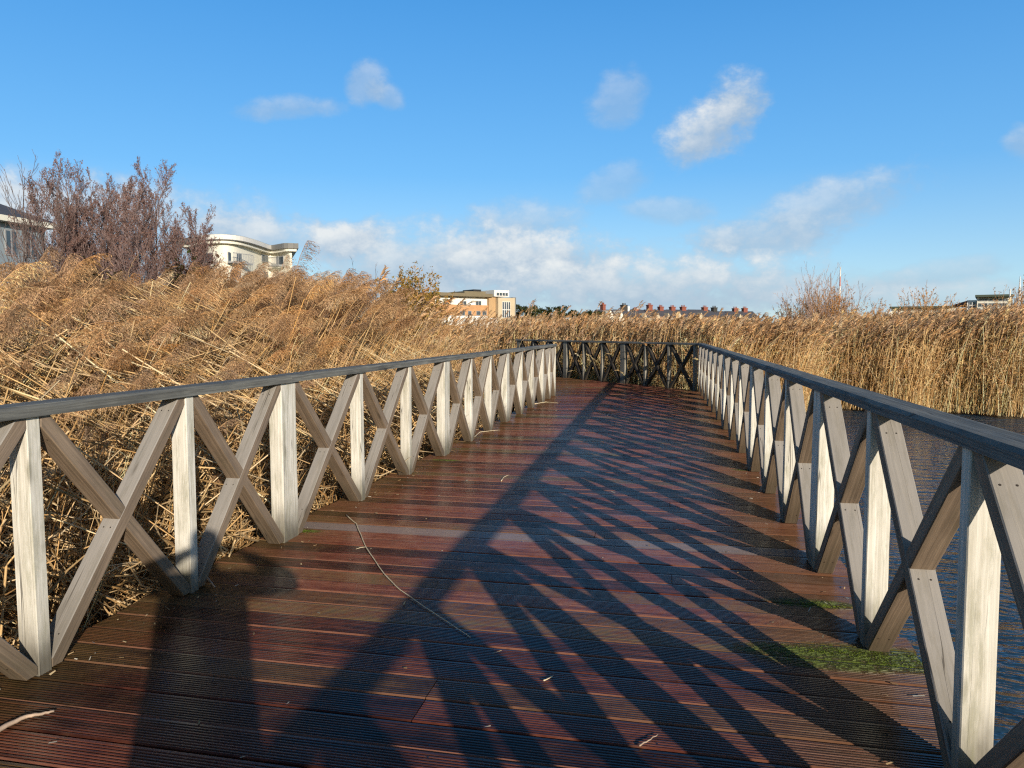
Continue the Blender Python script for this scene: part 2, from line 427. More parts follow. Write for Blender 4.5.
lying('reed_straw', 'tiny pale straw lying in a sunlit gap near the middle of the deck', 'straw', [(544, 681), (553, 676)], .003, reedstraw_m)
lying('reed_straw', 'short pinkish straw lying on the nearest boards in shadow', 'straw', [(639, 746), (648, 741), (658, 734)], .0035, twig_m)
lying('reed_straw', 'small bent pale straw lying further along the sunlit deck', 'straw', [(501, 481), (504, 477), (509, 475)], .005, reedstraw_m)
lying('reed_straw', 'pale straw lying by the feet of the reed side railing', 'straw', [(471, 440), (480, 432), (500, 430)], .006, reedstraw_m)
lying('reed_straw', 'pale straw lying at the far end of the reed side railing', 'straw', [(534, 404), (546, 402), (558, 403)], .008, reedstraw_m)
def deck_scatter():
    rnd = random.Random(99)
    mb = MB()
    for (px, py, rx, ry, n) in ((878, 657, .34, .06, 1300), (905, 664, .2, .05, 600), (815, 650, .26, .05, 600), (812, 604, .17, .04, 450), (742, 470, .10, .05, 160), (300, 531, .10, .04, 160)):
        c = ground(px, py); seeds = [(rnd.gauss(0, .55), rnd.gauss(0, .6), rnd.random()) for _ in range(26)]
        for _ in range(n):
            sx, sy, sk = rnd.choice(seeds); a = (sx+rnd.gauss(0, .11))*rx; b = (sy+rnd.gauss(0, .13))*ry
            P = Vector((c.x+bw[0]*a+bd[0]*b, c.y+bw[1]*a+bd[1]*b, -.003+.004*sk*rnd.random()))
            h = rnd.uniform(.0008, .0028); w_ = rnd.uniform(.0014, .0034); t_ = rnd.uniform(0, 6.28); d = Vector((math.cos(t_), math.sin(t_), 0)); e = Vector((-d.y, d.x, 0))
            k = rnd.uniform(.5, 1.4); mb.poly([P-d*w_, P+d*w_, P+d*w_*.5+e*h*.8+Vector((0, 0, h)), P-d*w_*.5+e*h*.8+Vector((0, 0, h))], None, (.15*k, .215*k, .025*k))
    m = veg_mat('green_moss', .15); o = mb.build('moss', m); tag(o, 'bright green moss growing on the deck boards by the water side railing feet', 'moss', kind='stuff')
    mb = MB()
    for i in range(760):
        s_ = rnd.uniform(-1.5, 14); q = rnd.random()
        if q < .42: P2 = l0+ld*s_+Vector((ld[1], -ld[0]))*(abs(rnd.gauss(0, .22))-.12)
        elif q < .62: P2 = r0+rd*s_-Vector((rd[1], -rd[0]))*(abs(rnd.gauss(0, .2))-.1)
        else: P2 = l0+ld*s_+Vector((ld[1], -ld[0]))*rnd.uniform(0, 3.4)
        a = rnd.uniform(0, 6.28); L_ = rnd.uniform(.006, .03)*(1 if rnd.random() < .9 else 3); w_ = rnd.uniform(.0012, .0045); d = Vector((math.cos(a), math.sin(a), rnd.uniform(-.1, .15))); e = Vector((-math.sin(a), math.cos(a), rnd.uniform(-.6, .6)))
        P = Vector((P2[0], P2[1], .0045)); k = rnd.uniform(.4, 1.2); col = rnd.choice(((.62, .48, .28), (.5, .36, .2), (.3, .2, .11), (.7, .64, .52)))
        mb.poly([P-e*w_, P+e*w_, P+d*L_+e*w_*.7+Vector((0, 0, .002)), P+d*L_-e*w_*.7+Vector((0, 0, .002))], None, tuple(k*x for x in col))
    o = mb.build('leaf_litter', veg_mat('leaf_crumbs', .1)); tag(o, 'fine crumbs of leaf and seed lying along the deck edges', 'litter', kind='stuff')
# ------------------------------------------------------------------ ground sheet and water
WZ = -.65
def in_pond(x, y):
    # open water on the right of the boardwalk up to the reed bank, and behind the camera on that side
    w = Vector((x, y)) - r0; d = w.dot(Vector((rd[1], -rd[0])))
    bank = 18.7+.7*math.sin(x*.9)+.5*math.sin(x*2.3+1)
    return min(d+2.0, bank-y, 58-x, y+45)
def ground_sheet():
    xs = [-3000, -800, -250, -90, -50]+[-30+i for i in range(101)]+[90, 150, 300, 900, 3000]
    ys = [-3000, -800, -200, -80]+[-46+i for i in range(97)]+[70, 100, 160, 300, 900, 3000]
    v = []; f = []
    for y in ys:
        for x in xs:
            p = in_pond(x, y); z = -.58+.05*math.sin(x*1.7+y*.6)*math.cos(y*1.3) if abs(x) < 89 and abs(y) < 69 else -.6
            if p > 0: z = -.6-min(.9, p*.6)
            v.append((x, y, z))
    n = len(xs)
    for j in range(len(ys)-1):
        for i in range(n-1): f.append((j*n+i, j*n+i+1, (j+1)*n+i+1, (j+1)*n+i))
    me = bpy.data.meshes.new('marsh_ground'); me.from_pydata(v, [], f)
    m, t = mat('marsh_mud_and_grass')
    ob = t.new('ShaderNodeTexCoord').outputs['Object']
    a = t.noise(ob, .6, 6, .6); b = t.noise(ob, 12, 5, .7)
    c = t.ramp(t.m('ADD', t.m('MULTIPLY', a, .5), t.m('MULTIPLY', b, .5)), [(.35, (.018, .013, .008)), (.55, (.06, .042, .02)), (.75, (.13, .09, .04))])
    t.set(t.p.inputs['Base Color'], c); t.p.inputs['Roughness'].default_value = .85
    t.set(t.p.inputs['Normal'], t.bump(b, .6, .05))
    me.materials.append(m); o = bpy.data.objects.new('marsh_ground', me); COL.objects.link(o); tag(o, kind='structure')
    mb = MB(); P = [r0+rd*-30+Vector((rd[1], -rd[0]))*-1.6, r0+rd*-30+Vector((60, 0)), Vector((60, 19.6)), r0+rd*16.4+Vector((rd[1], -rd[0]))*-1.0]
    # strip of water sheet; its edge under the reeds lies below the ground
    mb.poly([(p[0], p[1], WZ) for p in P])
    m, t = mat('pond_water')
    ob = t.new('ShaderNodeTexCoord').outputs['Object']
    wv = t.v('ADD', ob, t.v('MULTIPLY', t.noise(ob, .8, 3, .5, 0, 1), (.5, .5, 0)))
    rot = t.new('ShaderNodeMapping'); rot.inputs['Rotation'].default_value = (0, 0, R(14)); t.l.new(wv, rot.inputs[0])
    w1 = t.noise(t.v('MULTIPLY', rot.outputs[0], (.9, 3.2, 1)), 1.7, 2, .5); w2 = t.noise(t.v('MULTIPLY', rot.outputs[0], (2.2, 6.5, 1)), 2.6, 2, .5)
    t.p.inputs['Base Color'].default_value = (.022, .058, .105, 1); t.p.inputs['Roughness'].default_value = .05
    t.p.inputs['IOR'].default_value = 1.42
    t.set(t.p.inputs['Normal'], t.bump(t.m('ADD', w1, t.m('MULTIPLY', w2, .45)), 1.0, .11))
    o = mb.build('pond_water', m); tag(o, kind='structure')
ground_sheet()

# ------------------------------------------------------------------ reeds
def ribbon(V, Fc, C, pts, w, side, col):
    b = len(V); n = len(pts)
    for i, p in enumerate(pts):
        ww = w[i] if hasattr(w, '__len__') else w
        V.append(p+side*ww/2); V.append(p-side*ww/2)
    for i in range(n-1): Fc.append((b+2*i, b+2*i+1, b+2*i+3, b+2*i+2))
    C += [col]*(2*n)
def tube4(V, Fc, C, pts, r, col, n=3):
    b = len(V)
    for i, p in enumerate(pts):
        rr = r[i] if hasattr(r, '__len__') else r
        for k in range(n): a = 2*math.pi*k/n; V.append(p+Vector((math.cos(a)*rr, math.sin(a)*rr, 0)))
    for i in range(len(pts)-1):
        for k in range(n): Fc.append((b+i*n+k, b+i*n+(k+1) % n, b+(i+1)*n+(k+1) % n, b+(i+1)*n+k))
    C += [col]*(n*len(pts))
U = random.uniform
STEM = [(.82, .565, .28), (.76, .515, .25), (.60, .39, .18), (.88, .65, .38)]
LEAF = [(.70, .455, .21), (.56, .35, .155), (.36, .21, .09), (.80, .55, .28)]
PLUME = [(.62, .385, .205), (.56, .365, .22), (.68, .43, .22), (.44, .28, .165), (.74, .52, .31)]
def rdir():
    a = U(0, 2*math.pi); return Vector((math.cos(a), math.sin(a), U(-.4, .4))).normalized()
def reed_proto(lod, plume=True):
    V, Fc, C = [], [], []
    H = 2.6; ph = .34
    sc_ = random.choice(STEM)
    nseg = {0: 6, 1: 3, 2: 2}[lod]
    wob = [Vector((U(-.02, .02), U(-.02, .02), 0)) for _ in range(nseg+1)]
    stem = [Vector((0, 0, H*i/nseg))+wob[i]*(i/nseg) for i in range(nseg+1)]
    if lod == 0: tube4(V, Fc, C, stem, [.0072-.003*i/nseg for i in range(nseg+1)], sc_)
    elif lod == 1: tube4(V, Fc, C, stem, [.0085-.003*i/nseg for i in range(nseg+1)], sc_)
    else: ribbon(V, Fc, C, stem, [.022, .02, .016], Vector((1, 0, 0)), sc_)
    # leaves, swept down-wind (+x)
    for k in range({0: 5, 1: 5, 2: 3}[lod]):
        z = U(.2, .88)*H; a = random.gauss(0, .8); d = Vector((math.cos(a), math.sin(a), 0))
        L = U(.22, .5); lc = random.choice(LEAF); n = {0: 4, 1: 2, 2: 2}[lod]; droop = U(.3, 1.5); up = U(.2, .9)
        pts = []
        for i in range(n+1):
            u = i/n; pts.append(Vector((0, 0, z))+d*(L*u*(1-.25*u*droop))+Vector((0, 0, L*(up*u-droop*u*u))))
        w0 = {0: .013, 1: .024, 2: .045}[lod]
        side = d.cross(Vector((0, 0, 1)))*U(.4, 1)+Vector((0, 0, 1))*U(-.8, .8); side.normalize()
        ribbon(V, Fc, C, pts, [w0*.7]+[w0*(1-(i/n)**2*.9) for i in range(1, n+1)], side, lc)
    # plume: a soft flag of fine drooping branchlets, blown to the lee side
    pc = random.choice(PLUME); up_ = lod > 0; arch = U(.15, .6) if up_ else U(.1, .8); ph = U(.3, .46) if lod == 0 else U(.26, .36)
    nb = {0: 112, 1: 24, 2: 10}[lod] if plume else {0: 6, 1: 4, 2: 2}[lod]; R_ = []
    for i in range(9):
        u = i/8; R_.append(Vector((0, 0, H))+Vector((ph*arch*.62*u*u, U(-.008, .008), ph*(u-.42*arch*u*u))))
    if lod == 0: tube4(V, Fc, C, R_, [.003]*8+[.001], pc)
    for k in range(nb):
        u = (k+U(0, 1))/nb; i = min(7, int(u*8)); p = R_[i].lerp(R_[i+1], u*8-i)
        L = U(.09, .21)*(1-.5*u)*(.5+1.0*min(1, u*3)); a = random.gauss(0, .55 if lod == 0 else .9)
        d = Vector((math.cos(a), math.sin(a), 0)); rise = U(.35, .8); drop = U(.4, 1.0)
        if up_: d *= .62; rise = U(.7, 1.1); drop = U(.3, .8)
        n = 3 if lod == 0 else 2; pts = []
        for j in range(n+1):
            q = j/n; pts.append(p+d*(L*q)+Vector((0, 0, L*(rise*q-drop*q*q))))
        w0 = {0: .0042, 1: .027, 2: .055}[lod]
        s = U(.6, 1.3); col = tuple(min(1, c*s) for c in pc)
        sd = rdir(); ribbon(V, Fc, C, pts, [w0*.6, w0, w0*.8, w0*.25][:n] + [w0*.3], sd, col)
        if lod == 0:
            for _ in range(5):
                q = U(.0, 1); jj = random.choice((0, 1, 1, 2)); b0 = pts[jj].lerp(pts[jj+1], q); e = b0+d*U(.008, .024)+rdir()*U(.008, .018)+Vector((0, 0, -U(.0, .012)))
                s = U(.45, 1.45); ribbon(V, Fc, C, [b0, e], [.0078, .003], rdir(), tuple(min(1, c*s) for c in pc))
    return np.array([tuple(v) for v in V], 'f'), Fc, np.array(C, 'f')
def strip_proto(lod):      # dead leaf or broken straw, unit length along x, sagging
    V, Fc, C = [], [], []
    if lod == 'leaf':
        n = 5; c = U(-.7, .7); sg = U(.25, 1.1); pts = [Vector((i/n-.5, c*((i/n)**2-.25)*.5, -sg*(i/n-.5)**2+U(-.015, .015))) for i in range(n+1)]
        ribbon(V, Fc, C, pts, [.005, .010, .0115, .011, .008, .003], Vector((0, U(.2, 1), U(-1, 1))).normalized(), random.choice(LEAF+STEM))
    else:
        pts = [Vector((-.5, 0, 0)), Vector((0, U(-.015, .015), U(-.02, .01))), Vector((.5, 0, 0))]
        b = len(V)
        for p in pts:
            for k in range(3): a = 2*math.pi*k/3; V.append(p+Vector((0, math.cos(a)*.0062, math.sin(a)*.0062)))
        for i in range(2):
            for k in range(3): Fc.append((b+i*3+k, b+i*3+(k+1) % 3, b+i*3+3+(k+1) % 3, b+i*3+3+k))
        C += [random.choice(STEM)]*9
    return np.array([tuple(v) for v in V], 'f'), Fc, np.array(C, 'f')

class Cloud:
    def __init__(s): s.V = []; s.F = []; s.C = []; s.n = 0
    def add(s, proto, pos, yaw, scale, a, b, bright, hue):
        """pos Nx3; yaw of the lee side; a,b linear and quadratic lean (slope at base and extra at the tip)"""
        pv, pf, pc = proto; N = len(pos)
        if N == 0: return
        P = np.repeat(pv[None], N, 0)*scale[:, None, None]
        z = P[:, :, 2]; H = 2.6*scale[:, None]
        u = np.clip(z/H, 0, None)
        th = (a[:, None]*u+b[:, None]*u*u*.5)            # integrated lean along the stem
        tl = a[:, None]+b[:, None]*u                      # local lean angle
        x = P[:, :, 0]
        zz = np.minimum(z, H); ex = z-zz
        X = zz*np.sin(np.where(u > 0, th/np.maximum(u, 1e-4), a[:, None]))+ex*np.sin(tl)+x*np.cos(tl)
        Z = zz*np.cos(np.where(u > 0, th/np.maximum(u, 1e-4), a[:, None]))+ex*np.cos(tl)-x*np.sin(tl)*.6
        Y = P[:, :, 1]
        c, s_ = np.cos(yaw)[:, None], np.sin(yaw)[:, None]
        out = np.stack([X*c-Y*s_, X*s_+Y*c, Z], 2)+pos[:, None, :]
        s._push(out, pf, pc, bright, hue)
    def add_rigid(s, proto, pos, rot, length, bright, hue, width=1.0):
        pv, pf, pc = proto; N = len(pos)
        P = np.repeat(pv[None], N, 0).copy(); P[:, :, 0] *= length[:, None]; P[:, :, 1:] *= width
        out = np.einsum('nij,nvj->nvi', rot, P)+pos[:, None, :]
        s._push(out, pf, pc, bright, hue)
    def _push(s, out, pf, pc, bright, hue):
        N, nv = out.shape[:2]
        F_ = np.array(pf, 'i')[None]+(np.arange(N)*nv)[:, None, None]+s.n
        C_ = np.clip(pc[None]*bright[:, None, None]*(1+hue[:, None, None]*np.array([.0, -.25, -.6])[None, None]), 0, 1)
        s.V.append(out.reshape(-1, 3).astype('f')); s.F.append(F_.reshape(-1, 4).astype('i')); s.C.append(C_.reshape(-1, 3).astype('f')); s.n += N*nv
    def build(s, name, m):
        V = np.concatenate(s.V); Fq = np.concatenate(s.F); C = np.concatenate(s.C)
        me = bpy.data.meshes.new(name); me.vertices.add(len(V)); me.vertices.foreach_set('co', V.ravel())
        me.loops.add(Fq.size); me.loops.foreach_set('vertex_index', Fq.ravel())
        me.polygons.add(len(Fq)); me.polygons.foreach_set('loop_start', np.arange(0, Fq.size, 4, dtype='i'))
        ca = me.color_attributes.new('Col', 'FLOAT_COLOR', 'POINT'); ca.data.foreach_set('color', np.c_[C, np.ones(len(C), 'f')].astype('f').ravel())
        me.materials.append(m); me.update(calc_edges=True)
        o = bpy.data.objects.new(name, me); COL.objects.link(o); return o
def veg_mat(name, trans=.3, rough=.6, gain=1.0):
    m, t = mat(name); t.n.remove(t.p)
    c = t.new('ShaderNodeVertexColor', layer_name='Col').outputs[0]
    d = t.new('ShaderNodeBsdfDiffuse'); tr = t.new('ShaderNodeBsdfTranslucent')
    t.l.new(c, d.inputs[0]); t.l.new(c, tr.inputs[0])
    m2 = t.new('ShaderNodeMixShader'); m2.inputs[0].default_value = trans; t.l.new(d.outputs[0], m2.inputs[1]); t.l.new(tr.outputs[0], m2.inputs[2])
    t.l.new(m2.outputs[0], t.out.inputs[0]); return m
M['reed'] = veg_mat('dry_reed', .14)
deck_scatter()

P0 = [reed_proto(0, i % 2 == 0) for i in range(18)]; P1 = [reed_proto(1) for _ in range(9)]; P2 = [reed_proto(2) for _ in range(8)]
LV = [strip_proto('leaf') for _ in range(10)]; ST = [strip_proto('straw') for _ in range(6)]
lperp = np.array([-ld[1], ld[0]]); l0n = np.array(l0); ldn = np.array(ld)
rperp = np.array([rd[1], -rd[0]]); r0n = np.array(r0)
fperp = np.array([fd[1], -fd[0]]); cn = np.array(corner)
lendn = np.array(lend)
def sample(n, x0, x1, y0, y1):
    return np.c_[rng.uniform(x0, x1, n), rng.uniform(y0, y1, n)]
def dist_left(p):   # distance outside the reed side of the boardwalk (negative on the deck)
    d = (p-l0n)@lperp
    s = (p-l0n)@ldn
    over = (p-lendn)@(-fperp)            # beyond the return of the deck
    fardist = (p-cn)@fperp
    return np.where(s < LS*13+.4, d, np.maximum(np.minimum(d, over), fardist))
def clump(p, f=.55, ph=0.0):
    return .5+.25*np.sin(p[:, 0]*f*2.1+ph+1.3*np.sin(p[:, 1]*f))+.25*np.sin(p[:, 1]*f*2.7-ph+1.1*np.sin(p[:, 0]*f*1.3))
GZ = -.6
def grow(cl, protos, p, h, wind=0.15, a=(.1, .12), b=(.35, .2), bright=(.85, 1.15), yaw_s=.5):
    n = len(p); which = rng.integers(0, len(protos), n)
    sc_ = h/2.9
    A = rng.normal(a[0], a[1], n); B = np.abs(rng.normal(b[0], b[1], n)); yaw = rng.normal(wind, yaw_s, n)
    br = rng.uniform(*bright, n)*(.88+.24*clump(p, .8)); hu = rng.normal(0, .22, n)
    tip = p+np.c_[np.cos(yaw), np.sin(yaw)]*(h*np.sin(np.clip(A+B*.6, -1.3, 1.3))+.3)[:, None]
    over = (dist_left(tip) < .3) & (p[:, 0] < 3) & ((p-l0n)@ldn < LS*13+1)
    yaw = np.where(over, rng.normal(math.pi/2-LA+.35, .25, n), yaw)
    pos = np.c_[p, np.full(n, GZ)]
    for k in range(len(protos)):
        i = which == k; cl.add(protos[k], pos[i], yaw[i], sc_[i], A[i], B[i], br[i], hu[i])
def rotmats(yaw, pit, rol):
    cy, sy, cp, sp_, cr, sr = np.cos(yaw), np.sin(yaw), np.cos(pit), np.sin(pit), np.cos(rol), np.sin(rol)
    Rz = np.zeros((len(yaw), 3, 3)); Rz[:, 0, 0] = cy; Rz[:, 0, 1] = -sy; Rz[:, 1, 0] = sy; Rz[:, 1, 1] = cy; Rz[:, 2, 2] = 1
    Ry = np.zeros_like(Rz); Ry[:, 0, 0] = cp; Ry[:, 0, 2] = -sp_; Ry[:, 2, 0] = sp_; Ry[:, 2, 2] = cp; Ry[:, 1, 1] = 1
    Rx = np.zeros_like(Rz); Rx[:, 1, 1] = cr; Rx[:, 1, 2] = -sr; Rx[:, 2, 1] = sr; Rx[:, 2, 2] = cr; Rx[:, 0, 0] = 1
    return Rz@Ry@Rx

# left bed
cl = Cloud()
def left_height(p):
    d = dist_left(p); base = 1.1+1.75*np.clip((d-.1)/3.2, 0, 1)**.75
    return np.minimum(base*(.78+.34*clump(p, .9))*rng.uniform(.86, 1.12, len(p)), (2.22+.115*np.maximum(p[:, 1], 1))*rng.uniform(.9, 1.03, len(p)))
p = sample(15000, -15, 1, 0.2, 15); d = dist_left(p); p = p[(d > .22) & (np.hypot(p[:, 0], p[:, 1]) < 13.5)]
keep = rng.random(len(p)) < .30+.70*clump(p, 1.1, 2)**1.5; p = p[keep][:2850]
ds = dist_left(p); bare = (rng.random(len(p)) < np.where(ds < 2.4, .84, .50))
hl = left_height(p)
grow(cl, P0[1::2], p[bare], hl[bare], .12, (.42, .16), (.22, .18), (.6, 1.65), .42)
grow(cl, P0[::2], p[~bare], hl[~bare], .12, (.38, .12), (.22, .18), (.7, 1.5), .34)
# a few taller clumps that stand up against the sky
for px, py, Y, k_ in ((22, 240, 7.5, 60), (2, 246, 6.8, 40), (60, 254, 8.5, 30), (252, 262, 9.5, 24), (305, 264, 10.5, 26), (345, 250, 9.0, 18), (366, 257, 9.3, 14), (140, 270, 7.0, 26), (175, 282, 8.0, 22), (205, 272, 9.5, 26), (232, 264, 10.5, 26), (312, 266, 10.5, 20), (328, 264, 9.5, 14), (35, 262, 6.5, 24), (330, 285, 7.5, 12), (175, 305, 5.8, 10), (105, 296, 5.2, 12)):
    c = at(px, 330, Y); n = k_; q = np.c_[rng.normal(c.x-.9, .28, n), rng.normal(Y, .3, n)]
    h_ = (EYE+(330-py)/F*Y+.6)*1.0*rng.uniform(.84, 1.02, n); grow(cl, P0[::2], q, h_, .1, (.34, .06), (.2, .1), (.9, 1.2), .2)
p = sample(26000, -40, 4, 0, 48); d = dist_left(p); rr = np.hypot(p[:, 0], p[:, 1])
ang = np.degrees(np.arctan2(p[:, 0], p[:, 1])); p = p[(d > .3) & (rr >= 13) & (rr < 46) & (ang > -50) & (ang < 14)]
grow(cl, P1, p[:9000], left_height(p[:9000])*1.0, .15, (.26, .12), (.2, .15))
for i in range(17):
    px = 168+i*9.5; Y = 12.5+1.5*math.sin(i*1.7); c = at(px, 330, Y); n = 26; q = np.c_[rng.normal(c.x-.7, .4, n), rng.normal(Y, .6, n)]
    h_ = (EYE+(330-(270+4*math.sin(i*2.3)))/F*Y+.6)*1.05*rng.uniform(.8, 1.02, n); grow(cl, P0[::2], q, h_, .1, (.26, .08), (.2, .12), (.75, 1.35), .3)
# broken straw lying through the bed, mostly falling away down-wind
n = 8500; p = sample(n*4, -9, 0.4, 0.8, 12); d = dist_left(p); p = p[d > .12][:n]; n = len(p)
dd = dist_left(p); z = GZ+rng.uniform(.05, 1, n)*np.minimum(2.5, 1.0+dd*.6)
L = rng.uniform(.7, 2.4, n); yaw = rng.normal(.15, .5, n); pit = np.where(rng.random(n) < .6, rng.normal(-.48, .16, n), rng.normal(.85, .25, n))
rot = rotmats(yaw, pit, rng.uniform(0, 6, n)); w = rng.integers(0, 6, n)
pos = np.c_[p, z]
ends = [pos+rot[:, :, 0]*(L*q)[:, None] for q in (-.5, .5)]
ok = np.ones(n, bool)
for e in ends:
    de = dist_left(e[:, :2]); ok &= (de > .16) & (e[:, 2] < 1.32+.10*e[:, 1]) & (e[:, 2] < GZ+(1.05+1.6*np.clip((de-.1)/3.2, 0, 1)**.75)*1.06)
pos, rot, L, w = pos[ok], rot[ok], L[ok], w[ok]
for k in range(6):
    i = w == k; cl.add_rigid(ST[k], pos[i], rot[i], L[i], rng.uniform(.6, 1.3, i.sum()), rng.normal(0, .2, i.sum()))
left_bed = cl.build('reed_bed', M['reed']); tag(left_bed, 'tall wind-bent dry reeds with drooping brown plumes beside the boardwalk', 'reeds', kind='stuff')

# dead leaves and litter low down beside the left railing
cl = Cloud()
n = 21000; p = sample(n*3, -8, 0.6, .6, 13); d = dist_left(p); p = p[(d > .24) & (d < 3.5)][:n]; n = len(p); dd = dist_left(p)
z = GZ+rng.power(.8, n)*np.minimum(1.25, .66+dd*.35); L = rng.uniform(.3, .95, n)
rot = rotmats(rng.normal(.3, 1.4, n), rng.normal(-.35, .6, n), rng.uniform(0, 6.28, n)); w = rng.integers(0, 10, n)
pos = np.c_[p, z]; br = rng.uniform(.22, 1.1, n)**1.2
ok = np.ones(n, bool)
for q in (-.5, .5): ok &= dist_left((pos+rot[:, :, 0]*(L*q)[:, None])[:, :2]) > .13
pos, rot, L, w, br = pos[ok], rot[ok], L[ok], w[ok], br[ok]
for k in range(10):
    i = w == k; cl.add_rigid(LV[k], pos[i], rot[i], L[i], br[i], rng.normal(.1, .25, i.sum()), 1.0)
o = cl.build('reed_litter', M['reed']); tag(o, 'tangle of dead reed leaves low down behind the railing', 'reed litter', kind='stuff')

# far bank and right bed
cl = Cloud()
def far_ok(p):
    fdist = (p-cn)@fperp; rdist = (p-r0n)@rperp
    bank = 18.7+.7*np.sin(p[:, 0]*.9)+.5*np.sin(p[:, 0]*2.3+1)
    onright = (p[:, 0] > 4.0) & (p[:, 1] > bank)
    behind = (fdist > .45)
    return behind & ((rdist < .4) | (p[:, 1] > bank)) & ((p[:, 1] > bank) | (p[:, 0] < 5))
p = sample(70000, -6, 22, 17.6, 30); ok = far_ok(p); ang = np.degrees(np.arctan2(p[:, 0], p[:, 1])); p = p[ok & (ang > -8) & (ang < 42)]
bank_d = np.minimum(p[:, 1]-18.6, (p-cn)@fperp)
pk = np.where(bank_d < 3, .62, .34); p = p[rng.random(len(p)) < pk][:17000]
h = (2.16+.44*clump(p, 1.3, 1)-.06*np.clip((p[:, 0]-5)/3, 0, 1)+.32*np.clip((p[:, 0]-9.5)/3.5, 0, 1))*rng.uniform(.76, 1.06, len(p))
grow(cl, P1, p, h, .2, (.08, .11), (.28, .2), (.75, 1.55), .6)
# short lighter growth along the water's edge
p = sample(9000, 3.6, 20, 17.8, 20.4); p = p[far_ok(p)][:4300]
grow(cl, P1, p, rng.uniform(.5, 1.7, len(p)), .2, (.15, .3), (.3, .4), (1.1, 1.6), 1.6)
q = rng.uniform(-.2, 8, 2600); o_ = rng.uniform(.5, 2.0, 2600); p = cn[None]+np.array(fd)[None]*q[:, None]+fperp[None]*o_[:, None]
grow(cl, P1, p, rng.uniform(.7, 2.0, len(p)), .2, (.1, .2), (.25, .3), (1.3, 2.1), 1.2)
p = sample(16000, -14, 50, 28, 62); ang = np.degrees(np.arctan2(p[:, 0], p[:, 1])); p = p[(ang > -9) & (ang < 44)][:8000]
grow(cl, P2, p, rng.uniform(1.9, 2.35, len(p)), .2, (.08, .1), (.25, .2), (.8, 1.15), .6)
o = cl.build('reed_bed', M['reed']); tag(o, 'dense upright tan reeds on the far bank beyond the water and end railing', 'reeds', kind='stuff')

# ------------------------------------------------------------------ trees and shrubs
M['leafcol'] = veg_mat('winter_leaves', .2)
M['bark_grey'] = plain('grey_brown_bark', (.13, .095, .085), .85, .35, 6)
M['bark_purple'] = plain('purple_brown_twigs', (.22, .155, .145), .85, .3, 6)
M['bark_orange'] = plain('orange_willow_twigs', (.54, .30, .12), .8, .3, 6)
M['bark_pale'] = plain('pale_pinkish_twigs', (.40, .28, .23), .85, .25, 6)
M['bark_dark'] = plain('dark_bramble_stems', (.05, .035, .025), .85, .3, 6)
def branchy(rnd, base, d, L, r, depth, out_big, out_twig, tips, upward, kids, wig=.12, n=5):
    pts = [base.copy()]; p = base.copy(); dd = d.copy()
    for i in range(n):
        dd = (dd+Vector((rnd.gauss(0, wig), rnd.gauss(0, wig), rnd.gauss(0, wig*.5)+upward))).normalized()
        p = p+dd*(L/n); pts.append(p.copy())
    rad = [r*(1-.75*i/n) for i in range(n+1)]
    (out_big if depth <= 1 else out_twig).append((pts, rad))
    if depth >= len(kids): tips.append((pts, L)); return
    k = kids[depth]
    for i in range(k):
        u = .22+.76*(i+rnd.random())/k; j = min(n-1, int(u*n)); q = pts[j].lerp(pts[j+1], u*n-j)
        t = (pts[j+1]-pts[j]).normalized(); a = rnd.uniform(0, 6.28)
        side = t.orthogonal().normalized(); side.rotate(Matrix.Rotation(a, 3, t))
        nd = (t*rnd.uniform(.9, 1.3)+side*rnd.uniform(.4, .75)).normalized()
        branchy(rnd, q, nd, L*rnd.uniform(.26, .44)*(1.25-.75*u), r*(1-.7*u)*.55, depth+1, out_big, out_twig, tips, upward, kids, wig*1.2, 4 if depth else 5)
def leaf_quads(rnd, mb, c, size, col):
    a = Vector((rnd.gauss(0, 1), rnd.gauss(0, 1), rnd.gauss(0, 1))).normalized(); b = a.orthogonal().normalized()
    b.rotate(Matrix.Rotation(rnd.uniform(0, 6.28), 3, a)); s = size*rnd.uniform(.6, 1.3); e = a.cross(b)
    mb.poly([c-b*s-e*s*.15, c+e*s*.55, c+b*s, c-e*s*.55], None, col)
def tree(name, label, cat, pos, H, seed, bark, leafcols, leaves, lsize, trunks=1, spread=.25, kids=(16, 8, 4), r=.05, upward=.10, group=None, twig_r=.006):
    rnd = random.Random(seed); root = thing(name, label, cat, pos, 0, group)
    big, twig, tips = [], [], []
    for k in range(trunks):
        a = rnd.uniform(0, 6.28); b = Vector((math.cos(a), math.sin(a), 0))*spread*.4*(trunks > 1)
        d = Vector((math.cos(a)*spread*.22*(trunks > 1)+rnd.gauss(0, .015), math.sin(a)*spread*.22*(trunks > 1), 1)).normalized()
        branchy(rnd, b, d, H*(1 if k == 0 else rnd.uniform(.65, .97)), r*(1 if k == 0 else .75), 0, big, twig, tips, upward, kids, .035, 9)
    mb = MB()
    for pts, rad in big: mb.tube(pts, [max(twig_r, q) for q in rad], 5)
    mb.build('trunk', bark, root, True)
    mb = MB()
    for pts, rad in twig: mb.tube(pts, [max(twig_r*.8, q) for q in rad], 3, cap=False)
    cr = None
    if twig: cr = mb.build('twigs', bark, root)
    if leaves:
        mb = MB()
        for pts, L in tips:
            for _ in range(leaves):
                u = rnd.random()*(len(pts)-1.001); j = int(u); c = pts[j].lerp(pts[j+1], u-j)+Vector((rnd.gauss(0, 1), rnd.gauss(0, 1), rnd.gauss(0, 1)))*lsize*1.2
                col = rnd.choice(leafcols); k = rnd.uniform(.7, 1.3); leaf_quads(rnd, mb, c, lsize, tuple(q*k for q in col))
        mb.build('crown', M['leafcol'], root)
    return root
def base_at(px, Y, z=-.6):
    p = at(px, 330, Y); return (p.x, p.y, z)
def top_h(py, Y, z=-.6): return at(512, py, Y).z - z
